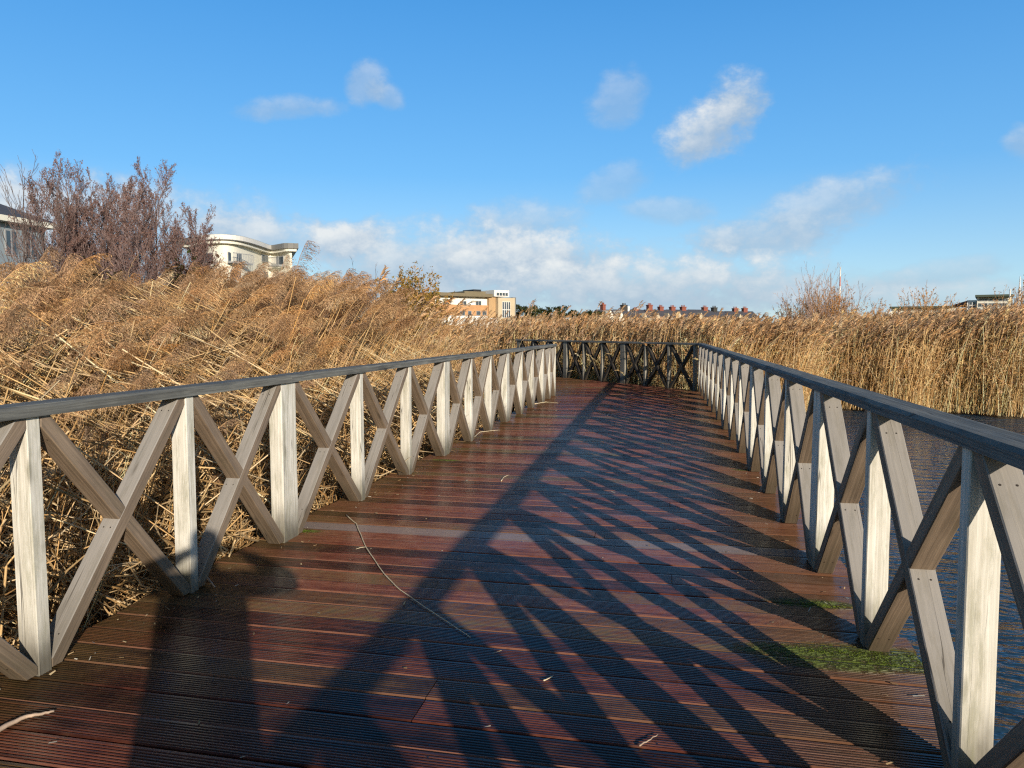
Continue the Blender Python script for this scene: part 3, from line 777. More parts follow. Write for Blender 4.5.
PUR = [(.25, .14, .115), (.21, .13, .12), (.29, .17, .13), (.17, .10, .095)]
for (px, py, Y, sd_, hf, label) in (
        (68, 164, 24, 11, .86, 'slender winter birch with rusty brown leaves next to the bare sapling'),
        (107, 158, 25, 12, .90, 'tallest purple-brown winter birch standing in the middle of the row behind the reeds'),
        (150, 166, 24, 13, .92, 'upright winter birch with dense purple-brown leaves between the tallest birch and the small one'),
        (88, 170, 26, 15, .86, 'thin winter birch squeezed between the rusty birch and the tallest one'),
        (129, 168, 26, 16, .86, 'thin winter birch half hidden between the tallest birch and the dense upright one'),
        (190, 203, 25, 14, .86, 'small low winter birch nearest the curved white building')):
    tree('birch_tree', label, 'tree', base_at(px, Y), top_h(py, Y)*hf, sd_, M['bark_purple'], PUR, 4, .022, 3, .34, (38, 10, 5) if px != 186 else (26, 8, 4), .045, .07, 'winter birches behind the reeds', .0055)
tree('bare_sapling', 'bare leafless sapling with upright grey twigs in front of the slate roofed building', 'tree', base_at(22, 22), top_h(176, 22), 21, M['bark_grey'], [], 0, .03, 3, .3, (11, 5), .03, .15, None, .006)
tree('bare_sapling', 'thin short bare sapling beside the rusty birch, against the pale eaves', 'tree', base_at(44, 23), top_h(188, 23), 22, M['bark_grey'], [], 0, .03, 2, .3, (10, 5), .026, .15, None, .006)

def shrub(name, label, cat, px0, px1, py, Y, seed, bark, cols, nst, leaves, lsize, group=None, fan=.5, zb=-.6, twr=.007):
    """multi-stemmed shrub: fan of upright stems with side twigs"""
    rnd = random.Random(seed); b = base_at((px0+px1)/2, Y, zb); W = (px1-px0)/F*Y; H = top_h(py, Y, zb)
    root = thing(name, label, cat, b, 0, group); big, twig, tips = [], [], []
    for k in range(nst):
        u = rnd.uniform(-1, 1); h = H*(1-.35*u*u)*rnd.uniform(.72, 1.0)
        x = u*W*.5; y = rnd.uniform(-.5, .5)*W*.6
        branchy(rnd, Vector((x*(1-fan), y*(1-fan), 0)), Vector((x*fan/H, y*fan/H, 1)).normalized(), h, .016, 1, big, twig, tips, .07, (0, 7, 3), .07, 6)
    mb = MB()
    for pts, rad in big: mb.tube(pts, [max(twr, q) for q in rad], 4)
    mb.build('stems', bark, root)
    mb = MB()
    for pts, rad in twig: mb.tube(pts, [max(twr*.7, q) for q in rad], 3, cap=False)
    if twig: mb.build('twigs', bark, root)
    if leaves:
        mb = MB()
        for pts, L in tips:
            for _ in range(leaves):
                u = rnd.random()*(len(pts)-1.001); j = int(u); c = pts[j].lerp(pts[j+1], u-j)+Vector((rnd.gauss(0, 1), rnd.gauss(0, 1), rnd.gauss(0, 1)))*lsize
                k = rnd.uniform(.6, 1.35); leaf_quads(rnd, mb, c, lsize, tuple(q*k for q in rnd.choice(cols)))
        mb.build('crown', M['leafcol'], root)
    return root
OLV = [(.34, .22, .05), (.27, .20, .05), (.42, .25, .06), (.22, .18, .05)]
ORG = [(.44, .22, .06), (.38, .20, .06), (.50, .27, .09)]
BRM = [(.05, .045, .02), (.09, .05, .03), (.06, .035, .025), (.04, .05, .018)]
shrub('willow_shrub', 'rounded olive and orange willow shrub behind the reeds by the apartment block', 'shrub', 366, 450, 271, 32, 31, M['bark_orange'], OLV, 90, 9, .055)
shrub('bramble_bush', 'dark bramble thicket under the birches', 'bush', 60, 140, 268, 23, 32, M['bark_dark'], BRM, 55, 9, .07)
shrub('bramble_bush', 'dark brown bramble thicket below the curved white building', 'bush', 140, 245, 270, 24, 33, M['bark_dark'], BRM, 60, 9, .07)
shrub('willow_shrub', 'orange twigged willow shrub with tall bare shoots in front of the thin mast', 'shrub', 762, 874, 290, 36, 34, M['bark_orange'], ORG, 150, 6, .03)
shrub('bare_shrub', 'fan of tall bare pinkish shoots rising out of the orange willow', 'shrub', 772, 870, 268, 35, 35, M['bark_pale'], [], 34, 0, .05, None, .45, -.6, .007)
shrub('bare_shrub', 'sparse bare shoots in front of the low green roofed wing', 'shrub', 884, 960, 288, 38, 36, M['bark_orange'], ORG, 30, 1, .05, None, .5, -.6, .009)
shrub('willow_shrub', 'orange brown willow shrub at the edge of the picture by the terraced offices', 'shrub', 988, 1060, 284, 34, 37, M['bark_orange'], ORG, 70, 3, .035)
shrub('bare_shrub', 'low scrub of orange twigs before the white gable of the offices', 'shrub', 850, 905, 302, 37, 38, M['bark_orange'], ORG, 50, 3, .035)
shrub('bare_shrub', 'thin grey bare shoots behind the drooping plumes near the olive willow', 'shrub', 350, 385, 268, 30, 39, M['bark_grey'], [], 16, 0, .05, None, .5, -.6, .007)
shrub('willow_shrub', 'low orange scrub just below the stepped office roofs', 'shrub', 925, 985, 303, 37, 40, M['bark_orange'], ORG, 50, 3, .035)
# distant dark green trees
GRN = [(.045, .06, .022), (.06, .075, .03), (.035, .05, .02), (.075, .075, .03)]
for i, (px, py, w, lab) in enumerate(((517, 304, 16, 'dark green tree touching the corner of the apartment block'), (531, 305, 17, 'broad green tree second from the apartment block'),
        (546, 306, 15, 'round green tree in the middle of the distant tree line'), (559, 305, 14, 'brownish green tree with pale top in the distant tree line'),
        (574, 310, 14, 'low green tree in the dip of the distant tree line'), (587, 309, 13, 'small dark green tree near the first terraced house'), (599, 310, 10, 'smallest dark green tree against the gable of the first terraced house'))):
    rnd = random.Random(50+i); Y = 190+rnd.uniform(-8, 8); b = base_at(px, Y, -.6); H = top_h(py, Y); W = w/F*Y
    root = thing('distant_tree', lab, 'tree', b, 0, 'distant trees beyond the reeds')
    mb = MB(); mb.tube([(0, 0, 0), (.1, 0, H*.4), (0, .1, H*.8)], [.3, .22, .08], 6)
    for k in range(6):
        a = k*1.05; mb.tube([(0, 0, H*.3+k*.25), (math.cos(a)*W*.3, math.sin(a)*W*.3, H*.55+k*.25)], [.13, .05], 5)
    mb.build('trunk', M['bark_dark'], root)
    mb = MB()
    cl_ = [(Vector((rnd.gauss(0, .24)*W, rnd.gauss(0, .24)*W, H*rnd.uniform(.35, .93))), rnd.uniform(.10, .2)*W, rnd.uniform(.6, 1.3)) for _ in range(34)]
    for c, s, k in cl_:
        for _ in range(60):
            q = c+Vector((rnd.gauss(0, 1), rnd.gauss(0, 1), rnd.gauss(0, .8)))*s*.6
            if q.z > H: q.z = H-rnd.random()
            kk = k*rnd.uniform(.7, 1.3); leaf_quads(rnd, mb, q, .27, tuple(x*kk for x in rnd.choice(GRN)))
    mb.build('crown', M['leafcol'], root)

# ------------------------------------------------------------------ buildings
M['cream'] = plain('cream_render', (.86, .83, .71), .8, .07, .4)
M['white'] = plain('white_render', (.80, .79, .75), .8, .06, .4)
M['tan'] = plain('tan_cladding', (.50, .33, .17), .8, .12, .5)
M['orange'] = plain('orange_brickwork', (.55, .30, .14), .8, .15, 1.2)
M['glass'] = plain('dark_window_glass', (.06, .085, .11), .15, .3, .4)
M['frame'] = plain('grey_window_frame', (.34, .35, .36), .5, .1, 1)
M['roofgrey'] = plain('grey_roof_edge', (.20, .20, .19), .7, .15, .8)
M['roofbrown'] = plain('olive_brown_roof_edge', (.20, .165, .10), .7, .15, .8)
M['slate'] = plain('slate_roof', (.085, .085, .10), .7, .2, 1.5)
M['green'] = plain('grey_green_roof_edge', (.075, .10, .075), .7, .15, 1)
M['chim'] = plain('red_chimney_brick', (.27, .085, .055), .85, .2, 3)
M['chimdark'] = plain('sooty_chimney_brick', (.05, .045, .04), .85, .2, 3)
M['black'] = plain('black_railing_metal', (.02, .02, .022), .5, .2, 1)
M['stone'] = plain('dull_stone_wall', (.34, .29, .23), .85, .15, 1.0)
M['towertan'] = plain('tan_grey_render', (.58, .48, .33), .8, .08, .5)
M['bluegrey'] = plain('blue_grey_cladding', (.28, .34, .38), .6, .12, .6)

# curved cream apartment building: the facade and its roof follow one wavy plan line
def curved_building():
    cps = [(194, 240.5), (203, 238.2), (213, 236.9), (225, 236.3), (236, 237.3), (246, 239.6), (256, 242.8), (264, 245.6), (271, 247.2), (279, 246.8), (287, 245.6), (291, 244.9), (293.6, 245.0)]
    top = 93.7/F*100+EYE
    plan = []
    for px, py in cps:
        Y = (top-EYE)*F/(330-py)*1.0; v = at(px, 330, Y); plan.append(Vector((v.x, v.y)))
    fine = []
    for i in range(len(plan)-1):
        p0, p1, p2, p3 = plan[max(i-1, 0)], plan[i], plan[i+1], plan[min(i+2, len(plan)-1)]
        for k in range(4):
            u = k/4; fine.append(.5*((2*p1)+(p2-p0)*u+(2*p0-5*p1+4*p2-p3)*u*u+(3*p1-p0-3*p2+p3)*u**3))
    fine.append(plan[-1])
    b = Vector((plan[4].x, plan[4].y, -.6)); root = thing('curved_apartment_building', 'cream apartment building with a sweeping curved roofline behind the birches', 'building', b)
    back = [Vector((fine[-1].x*1.11-1.2, fine[-1].y*1.11)), Vector((fine[0].x-2.5, fine[0].y+14))]
    def ring(z, off):
        P = []
        for i, q in enumerate(fine):
            d = (fine[min(i+1, len(fine)-1)]-fine[max(i-1, 0)]).normalized(); n = Vector((d.y, -d.x)); P.append(q+n*off)
        if off: P[0] = P[0]+Vector((-off, 0)); P[-1] = P[-1]+Vector((off*.5, 0))
        P += [q+Vector((off if j == 0 else -off, off)) for j, q in enumerate(back)]
        return [Vector((q.x-b.x, q.y-b.y, z)) for q in P]
    def solid(name, z0, z1, off, m):
        mb = MB(); lo, hi = ring(z0, off), ring(z1, off); n = len(lo)
        for i in range(n): mb.poly([lo[i], lo[(i+1) % n], hi[(i+1) % n], hi[i]])
        mb.poly(hi); mb.poly(lo[::-1]); return mb.build(name, m, root)
    solid('wall', 0, top+.6-1.15, 0, M['cream'])
    solid('roof', top+.6-.75, top+.6, 1.0, M['roofgrey'])
    solid('soffit', top+.6-1.145, top+.6-.755, .7, M['cream'])
    # white fascia along the left stretch of the wave
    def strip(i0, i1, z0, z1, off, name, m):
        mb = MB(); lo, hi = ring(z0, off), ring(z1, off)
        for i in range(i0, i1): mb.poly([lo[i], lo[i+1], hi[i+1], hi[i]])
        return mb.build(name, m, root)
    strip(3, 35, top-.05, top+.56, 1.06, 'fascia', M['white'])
    def locate(px):
        for i in range(len(fine)-1):
            a = fine[i].x/fine[i].y; c = fine[i+1].x/fine[i+1].y; t_ = (px-512)/(F*math.cos(PITCH))
            if a <= t_ <= c: return i+(t_-a)/(c-a)
    def window(pa, pb, ya, yb, bars, balcony=False):
        ia, ib = locate(pa), locate(pb)
        def P(t_, off):
            i = min(int(t_), len(fine)-2); q = fine[i].lerp(fine[i+1], t_-i); d = (fine[i+1]-fine[i]).normalized(); return q+Vector((d.y, -d.x))*off
        A, B = P(ia, .06), P(ib, .06); Y = (A.y+B.y)/2
        z1 = EYE+(330-ya)/F*Y+.6; z0 = EYE+(330-yb)/F*Y+.6
        e = (B-A); n = Vector((e.y, -e.x)).normalized()
        w = MB(); w.obox((A.x-b.x, A.y-b.y, z0), (e.x, e.y, 0), (n.x*.1, n.y*.1, 0), (0, 0, z1-z0)); f_ = w.build('window', M['frame'], root)
        m_ = MB()
        for k in range(bars):
            s = A+e*((k+.08)/bars)+n*.1; m_.obox((s.x-b.x, s.y-b.y, z0+.12), (e.x/bars*.84, e.y/bars*.84, 0), (n.x*.03, n.y*.03, 0), (0, 0, z1-z0-.24))
        m_.build('pane', M['glass'], f_)
        if balcony:
            m_ = MB(); s = A+n*.3-e*.15; m_.obox((s.x-b.x, s.y-b.y, z0-.25), (e.x*1.5, e.y*1.5, 0), (n.x*1.0, n.y*1.0, 0), (0, 0, .2))
            for k in range(13):
                q = s+e*1.5*k/12+n*.95; m_.obox((q.x-b.x, q.y-b.y, z0-.05), (.05, 0, 0), (0, .05, 0), (0, 0, 1.1))
            q = s+n*.93; m_.obox((q.x-b.x, q.y-b.y, z0+1.05), (e.x*1.5, e.y*1.5, 0), (n.x*.08, n.y*.08, 0), (0, 0, .08))
            m_.build('balcony', M['frame'], root)
    window(206.5, 217, 254, 263, 3); window(231, 244, 253.5, 263, 4, True); window(264, 270.5, 255.5, 263, 2); window(280, 287, 257, 266, 3, True)
    window(208, 216, 271, 281, 3); window(233, 243, 271, 281, 4); window(264, 270, 272, 281, 2); window(280, 287, 273, 282, 3)
curved_building()

def facing(name, label, cat, pxa, pxb, Ya, Yb, group=None):
    """frame on a facade running between two pixels at two depths: gives a root and functions in (u metres along, z) of it"""
    A = at(pxa, 330, Ya); B = at(pxb, 330, Yb); e = Vector((B.x-A.x, B.y-A.y)); L = e.length; ang = math.atan2(e.y, e.x)
    root = thing(name, label, cat, (A.x, A.y, -.6), ang, group)
    def U_(px):    # metres along the facade for a pixel column
        t = (px-512)/(F*math.cos(PITCH)); d = e/L
        return (A.y*t-A.x)/(d.x-t*d.y)
    def Z_(px, py):
        u = U_(px); Y = A.y+e.y/L*u; return EYE+(330-py)/F*Y+.6
    return root, U_, Z_
def fbox(root, name, m, u0, u1, y0, y1, z0, z1):
    mb = MB(); mb.box(u0, u1, y0, y1, z0, z1); return mb.build(name, m, root)
def fwin(root, u0, u1, z0, z1, y=0.0, bars=2, rows=1, frame='frame'):
    f_ = fbox(root, 'window', M[frame], u0, u1, y-.10, y-.01, z0, z1); mb = MB(); du = (u1-u0)/bars; dz = (z1-z0)/rows
    for i in range(bars):
        for j in range(rows): mb.box(u0+du*i+.09, u0+du*(i+1)-.09, y-.13, y-.10, z0+dz*j+.09, z0+dz*(j+1)-.09)
    mb.build('pane', M['glass'], f_)

# apartment block with a stair tower
root, U_, Z_ = facing('apartment_block', 'white and orange apartment block with flat roof and glazed stair tower', 'building', 436, 513, 166, 178)
u0, u1, uw, ue = U_(436), U_(488), U_(494.5), U_(511)
zt = Z_(488, 297.5); zm = Z_(465, 305.0); zb = Z_(465, 315.5)
fbox(root, 'lower_wall', M['white'], u0, u1-.01, 0, 14, 0, zb)
fbox(root, 'brick_band', M['orange'], u0, u1-.01, -.25, 14, zb+.005, zm)
fbox(root, 'upper_wall', M['white'], u0, u1-.01, .3, 14, zm+.005, zt)
fbox(root, 'roof', M['roofbrown'], u0-.8, u1+.6, -1.2, 14.5, zt+.005, zt+.75)
fbox(root, 'ground_terrace', M['white'], U_(462), U_(491.5), -2.6, -.3, 0, Z_(475, 318.0))
fbox(root, 'end_wall', M['tan'], u1, uw, -.5, 14, 0, zt)
fbox(root, 'stair_tower', M['towertan'], uw+.01, ue, -1.6, 12, 0, Z_(505, 298.3))
fbox(root, 'tower_corner', M['roofgrey'], ue+.01, ue+.9, -.8, 12, 0, Z_(505, 297.5))
fwin(root, U_(498.3), U_(506.3), Z_(500, 318), Z_(500, 302), -1.6, 4, 2, 'white')
for a, c in ((445, 451.5), (461, 467.3), (476.5, 482)): fwin(root, U_(a), U_(c), Z_(a, 305.6), Z_(a, 301), .3, 2)
for a, c in ((460, 464.5), (467.5, 471), (476, 480), (482, 486)): fwin(root, U_(a), U_(c), Z_(a, 315.3), Z_(a, 311), -.25, 1)
fbox(root, 'penthouse_wall', M['roofbrown'], U_(470.5), U_(491.3), 2.5, 11, zt+.76, Z_(480, 291.2))
fbox(root, 'plant_room', M['black'], U_(483), U_(490.5), 4, 9, Z_(480, 291.1), Z_(486, 289))
zp0 = Z_(500, 298); zp1 = Z_(500, 290.8)
fbox(root, 'penthouse', M['white'], U_(491.6), U_(506.3), -1.2, 10, zp0+.2, zp1)
fwin(root, U_(493.5), U_(505), zp0+.35, Z_(500, 293), -1.2, 4, 1, 'white')

# dark fence below the tower
root = thing('metal_fence', 'dark metal fence at the foot of the stair tower', 'fence', base_at(498, 160))
for i in range(15):
    mb = MB(); mb.box(i*.5, i*.5+.3, 0, .08, 0, 3.7 if i % 4 else 4.0); mb.build('paling', M['black'], root)
mb = MB(); mb.box(0, 7.4, .09, .16, 3.1, 3.3); mb.box(0, 7.4, .09, .16, .9, 1.1); mb.build('fence_rail', M['black'], root)

# slate roofed building at the left edge
root, U_, Z_ = facing('slate_roofed_building', 'blue-grey building with slate roof and pale eaves behind the bare sapling', 'building', -70, 52, 50, 60)
ue = U_(52); z1 = Z_(0, 222); 
fbox(root, 'wall', M['bluegrey'], 0, ue, 0, 12, 0, z1)
fbox(root, 'eaves', M['cream'], -.5, ue+.5, -.8, 12.8, z1+.005, z1+.42)
mb = MB(); a = z1+.425; rr = 3.1; mb.mesh([(-.5, -.8, a), (ue+.5, -.8, a), (ue+.5, 12.8, a), (-.5, 12.8, a), (3.5, 6, a+rr), (ue-5.5, 6, a+rr)], [(0, 1, 5, 4), (1, 2, 5), (2, 3, 4, 5), (3, 0, 4), (0, 3, 2, 1)]); mb.build('roof', M['slate'], root)
for a in range(7):
    u = .9+a*1.75
    if u < ue-1: fwin(root, u, u+1.0, z1-2.4, z1-.5, 0, 2)

# white dormer house glimpsed low at the left
# terraced houses
units = [(604, 622, 229, 'end terraced house with cream gable and one slim red chimney'), (622, 637.5, 233, 'terraced house with a broad sooty chimney half painted white'),
         (637.5, 651, 238, 'terraced house with the lowest stubby red chimney'), (651, 673, 243, 'terraced house carrying a tall and a shorter red chimney next to the stubby one'),
         (673, 695, 249, 'terraced house with twin red chimneys in the middle of the terrace'), (695, 715.5, 256, 'terraced house with one lone red chimney past the wide gap in the terrace'),
         (715.5, 731, 262, 'terraced house with a darker capped chimney, third from the orange willow end'), (731, 758, 268, 'last terraced house with two short chimneys nearest the orange willow')]
chim = {0: [(610.5, 302.3, 3.6, 'chim')], 1: [(631.8, 302.8, 5.6, 'chimdark')], 2: [(643.5, 307, 4.6, 'chim')], 3: [(655.8, 302.8, 4.8, 'chim'), (667, 304.6, 4.6, 'chim')],
        4: [(678.5, 304.8, 5, 'chim'), (689.2, 304.8, 5, 'chim')], 5: [(710.8, 305.3, 5.2, 'chim')], 6: [(721, 305.6, 5.2, 'chimdark')], 7: [(740.3, 306.4, 4.8, 'chim'), (749.8, 306.3, 4.8, 'chim')]}
for i, (a, c, Y, lab) in enumerate(units):
    root, U_, Z_ = facing('terraced_house', lab, 'house', a, c, Y, Y+4, 'terraced houses beyond the reeds')
    L = U_(c)-.02; ridge = Z_((a+c)/2, 309.4 if i < 6 else 311); eave = ridge-2.6
    fbox(root, 'wall', M['stone'], 0, L, 0, 8, 0, eave)
    mb = MB(); mb.mesh([(0, -.3, eave+.005), (L, -.3, eave+.005), (L, 8.3, eave+.005), (0, 8.3, eave+.005), (0, 4, ridge), (L, 4, ridge)], [(0, 1, 5, 4), (2, 3, 4, 5), (1, 2, 5), (3, 0, 4), (0, 3, 2, 1)]); rf = mb.build('roof', M['slate'], root)
    gb = {0: [(605, 612.5), (616.5, 622)], 2: [(641, 645)], 3: [(654, 658), (665, 668)], 4: [(675, 680)], 5: [(697, 701)], 7: [(736, 740)]}.get(i, [])
    for (p, q) in gb:       # front gables
        g0, g1 = U_(p), min(L, U_(q)); mz = ridge-.35 if i == 0 else eave+(ridge-eave)*.55
        mb = MB(); mb.mesh([(g0, -.6, 0), (g1, -.6, 0), (g1, -.6, eave), ((g0+g1)/2, -.6, mz), (g0, -.6, eave), (g0, 3.5, 0), (g1, 3.5, 0), (g1, 3.5, eave), ((g0+g1)/2, 3.5, mz), (g0, 3.5, eave)],
            [(0, 1, 2, 3, 4), (1, 6, 7, 2), (2, 7, 8, 3), (3, 8, 9, 4), (4, 9, 5, 0)]); mb.build('gable', M['cream'] if i == 0 else M['towertan'], root)
        gz = eave-.9; fwin(root, (g0+g1)/2-.5, (g0+g1)/2+.5, gz-1.3, gz, -.6, 1)
    for (px, py, w, cm) in chim[i]:
        u = U_(px); w = w/F*Y; zt_ = Z_(px, py); mb = MB()
        mb.box(u-w/2, u+w/2, 3.3, 4.7, ridge-.6, zt_-.9); mb.box(u-w/2-.12, u+w/2+.12, 3.2, 4.8, zt_-.9, zt_-.6)
        ch = mb.build('chimney', M[cm], rf); mb = MB()
        for k in range(3): x = u-w/2+w*(k+.5)/3; mb.tube([(x, 4, zt_-.6), (x, 4, zt_)], [.17, .13], 7)
        mb.build('chimney_pots', M[cm], ch)
        if i == 1: mb = MB(); mb.box(u+w/2+.125, u+w/2+.9, 3.1, 4.9, ridge-.6, zt_-1.1); mb.build('painted_stack', M['white'], rf)

# low offices on the right with stepped roofs
root, U_, Z_ = facing('stepped_office_building', 'low cream offices with stepped flat green roofs behind the far reeds', 'building', 879, 1010, 150, 138)
fbox(root, 'white_end', M['white'], U_(881), U_(888.4), -1, 10, 0, Z_(884, 312))
fwin(root, U_(883.5), U_(888), Z_(884, 319), Z_(884, 314), -1, 1)
fbox(root, 'low_wing', M['cream'], U_(888.5), U_(963), 0, 11, 0, Z_(900, 308.6))
fbox(root, 'low_roof', M['green'], U_(887.5), U_(950), -1, 11.5, Z_(900, 308.5), Z_(900, 306.7))
for k in range(9):
    a = 891+k*7; fwin(root, U_(a), U_(a+5), Z_(a, 317.5), Z_(a, 312.5), 0, 2)
mb = MB(); a, c = U_(944), U_(966); z0, z1 = Z_(950, 306.4), Z_(962, 300); mb.mesh([(a, 1, z0), (c, 1, z0), (c, 9, z0), (a, 9, z0), (c-.3, 3, z1), (c-.3, 8, z1)], [(0, 1, 4), (1, 2, 5, 4), (2, 3, 5), (3, 0, 4, 5), (0, 3, 2, 1)]); mb.build('pitched_roof', M['chim'], root)
fbox(root, 'middle_block', M['white'], U_(963.5), U_(973), -.6, 10, 0, Z_(968, 300.5))
fwin(root, U_(965.5), U_(972.4), Z_(968, 309), Z_(968, 302), -.6, 2, 2, 'white')
fbox(root, 'tall_block', M['cream'], U_(973.5), U_(1008), -1.2, 12, 0, Z_(985, 297.6))
fbox(root, 'tall_roof', M['green'], U_(971.5), U_(1009), -2.6, 12.5, Z_(985, 297.5), Z_(985, 295.4))
for (za, zb_) in ((301.5, 299), (307, 303.5), (314, 309.5)):
    for k in range(3):
        a = 975.5+k*10; fwin(root, U_(a), U_(a+8.5), Z_(a, za), Z_(a, zb_), -1.2, 3)
# masts
root = thing('lattice_mast', 'thin red and white banded mast far behind the orange willow', 'mast', base_at(838.5, 400))
H = top_h(267, 400)
for k in range(7):
    mb = MB(); mb.tube([(0, 0, H*k/7+.01), (0, 0, H*(k+1)/7)], [.75-.07*k, .75-.07*(k+1)], 8); mb.build('band', M['white'] if k % 2 == 0 else plain('faded_red_paint', (.55, .22, .17), .6, .1, 1), root)
root = thing('roof_mast', 'slim white mast rising above the orange brown shrub by the offices', 'mast', base_at(1017.5, 130))
mb = MB(); mb.tube([(0, 0, 0), (0, 0, top_h(276, 130)*.7), (0, 0, top_h(276, 130))], [.28, .2, .05], 8); mb.build('pole', M['white'], root)
mb = MB(); mb.tube([(-1.6, 0, 0), (-1.6, 0, top_h(289, 130))], .12, 6); mb.build('side_pole', M['white'], root)

# ------------------------------------------------------------------ the photographer, whose shadow falls on the deck
def skin_chain(name, joints, edges, material, parent=None, sub=2, root_i=0):
    me = bpy.data.meshes.new(name); me.from_pydata([j[0] for j in joints], edges, []); o = bpy.data.objects.new(name, me); COL.objects.link(o)
    sk = o.modifiers.new('skin', 'SKIN'); sk.use_smooth_shade = True
    if not me.skin_vertices: me.attributes  # layer is made by the modifier
    lay = me.skin_vertices[0].data if me.skin_vertices else None
    if lay is None:
        bpy.context.view_layer.objects.active = o; bpy.context.view_layer.update(); lay = me.skin_vertices[0].data
    for v, j in zip(lay, joints): v.radius = j[1] if hasattr(j[1], '__len__') else (j[1], j[1]); v.use_root = False
    lay[root_i].use_root = True
    ss = o.modifiers.new('sub', 'SUBSURF'); ss.levels = sub; ss.render_levels = sub
    dg = bpy.context.evaluated_depsgraph_get(); ev = bpy.data.meshes.new_from_object(o.evaluated_get(dg))
    bpy.data.objects.remove(o); o = bpy.data.objects.new(name, ev); ev.name = name; COL.objects.link(o); ev.materials.clear(); ev.materials.append(material)
    if parent: o.parent = parent
    return o
def photographer():
    skin = plain('skin', (.55, .34, .25), .55, .06, 20); coat = plain('navy_coat', (.03, .035, .05), .85, .2, 30); hair = plain('dark_hair', (.03, .02, .015), .6, .2, 60); trou = plain('dark_trousers', (.03, .03, .035), .85, .2, 30)
    root = thing('person', 'person in a dark coat with both elbows raised, taking the picture from the near deck', 'person', (0.07, -.42, 0))
    J = [((0, 0, .93), (.15, .12)), ((0, .01, 1.12), (.155, .115)), ((0, .015, 1.32), (.18, .115)), ((0, .03, 1.43), (.10, .08)), ((0, .05, 1.50), .055), ((0, .075, 1.60), (.078, .095)), ((0, .08, 1.67), (.065, .08))]
    E_ = [(0, 1), (1, 2), (2, 3), (3, 4), (4, 5), (5, 6)]
    for s in (-1, 1):
        b = len(J); J += [((s*.1, 0, .84), .10), ((s*.115, .02, .50), .062), ((s*.12, -.01, .10), .042), ((s*.14, .07, .035), (.04, .035)), ((s*.15, .15, .03), (.04, .028))]
        E_ += [(0, b), (b, b+1), (b+1, b+2), (b+2, b+3), (b+3, b+4)]
        b = len(J); J += [((s*.19, .02, 1.40), .068), ((s*.47, .14, 1.36), .048), ((s*.17-.06, .36, 1.475), .030), ((s*.115-.06, .375, 1.487), (.034, .022))]
        E_ += [(2, b), (b, b+1), (b+1, b+2), (b+2, b+3)]
    body = skin_chain('body', J, E_, skin, root)
    # coat: torso, skirt and sleeves over the body
    K = [((0, 0, .68), (.27, .18)), ((0, 0, .95), (.25, .165)), ((0, .01, 1.14), (.24, .15)), ((0, .015, 1.32), (.25, .15)), ((0, .03, 1.42), (.12, .10)), ((0, .045, 1.475), (.078, .075))]
    Ke = [(i, i+1) for i in range(5)]
    for s in (-1, 1):
        b = len(K); K += [((s*.2, .02, 1.395), .085), ((s*.50, .14, 1.365), .066), ((s*.20-.05, .34, 1.465), .043)]; Ke += [(3, b), (b, b+1), (b+1, b+2)]
    skin_chain('coat', K, Ke, coat, root)
    for s in (-1, 1):
        skin_chain('trouser_leg', [((s*.1, 0, .80), .115), ((s*.115, .02, .5), .078), ((s*.12, -.01, .09), .066)], [(0, 1), (1, 2)], trou, root)
        skin_chain('shoe', [((s*.12, -.03, .05), (.05, .045)), ((s*.14, .07, .048), (.05, .04)), ((s*.15, .17, .042), (.045, .032))], [(0, 1), (1, 2)], M['black'], root)
        for f_, (dx, dz, L_) in enumerate(((-.045, .048, .07), (-.052, .028, .078), (-.052, .008, .072), (-.046, -.012, .058))):
            x = s*.105-.06; a = Vector((x, .385, 1.487+dz*.5)); m_ = Vector((x-s*.03, .415, 1.487+dz)); e = Vector((x-s*L_*.8, .418, 1.487+dz*1.05))
            skin_chain('finger', [(a, .010), (m_, .0088), (e, .0075)], [(0, 1), (1, 2)], skin, root, 1)
        skin_chain('thumb', [((s*.115-.06, .375, 1.487), .013), ((s*.09-.06, .375, 1.462), .011), ((s*.05-.06, .392, 1.475), .009)], [(0, 1), (1, 2)], skin, root, 1)
    skin_chain('hair', [((0, .035, 1.57), (.08, .06)), ((0, .05, 1.66), (.085, .09)), ((0, .085, 1.705), (.065, .075))], [(0, 1), (1, 2)], hair, root)
    skin_chain('nose', [((0, .165, 1.615), .010), ((0, .188, 1.585), .014)], [(0, 1)], skin, root, 1)
    for s in (-1, 1): skin_chain('ear', [((s*.082, .07, 1.57), (.012, .02)), ((s*.086, .065, 1.61), (.012, .024))], [(0, 1)], skin, root, 1)
    ph = thing('phone', 'black phone held level in both hands of the person taking the picture', 'phone', (0, -.012, 1.487))
    mb = MB(); prism(mb, [(-.08, -.038), (.08, -.038), (.08, .038), (-.08, .038)], -.009, 0, (1, 0), .003); mb.build('case', M['black'], ph)
    mb = MB(); prism(mb, [(-.074, -.034), (.074, -.034), (.074, .034), (-.074, .034)], -.0105, -.0092, (1, 0), .0004); mb.build('screen', M['glass'], ph)
photographer()

# ------------------------------------------------------------------ sun, sky, camera
SUN_AZ = R(-22.0); SUN_EL = R(15.4)       # azimuth the shadows run towards, measured from +Y
sd = Vector((-math.sin(SUN_AZ)*math.cos(SUN_EL), -math.cos(SUN_AZ)*math.cos(SUN_EL), math.sin(SUN_EL)))   # towards the sun
L = bpy.data.lights.new('sun', 'SUN'); L.energy = 5.0; L.angle = R(.53); L.color = (1.0, .88, .72)
so = bpy.data.objects.new('sun', L); COL.objects.link(so); so.rotation_euler = sd.to_track_quat('Z', 'Y').to_euler(); so.location = sd*60

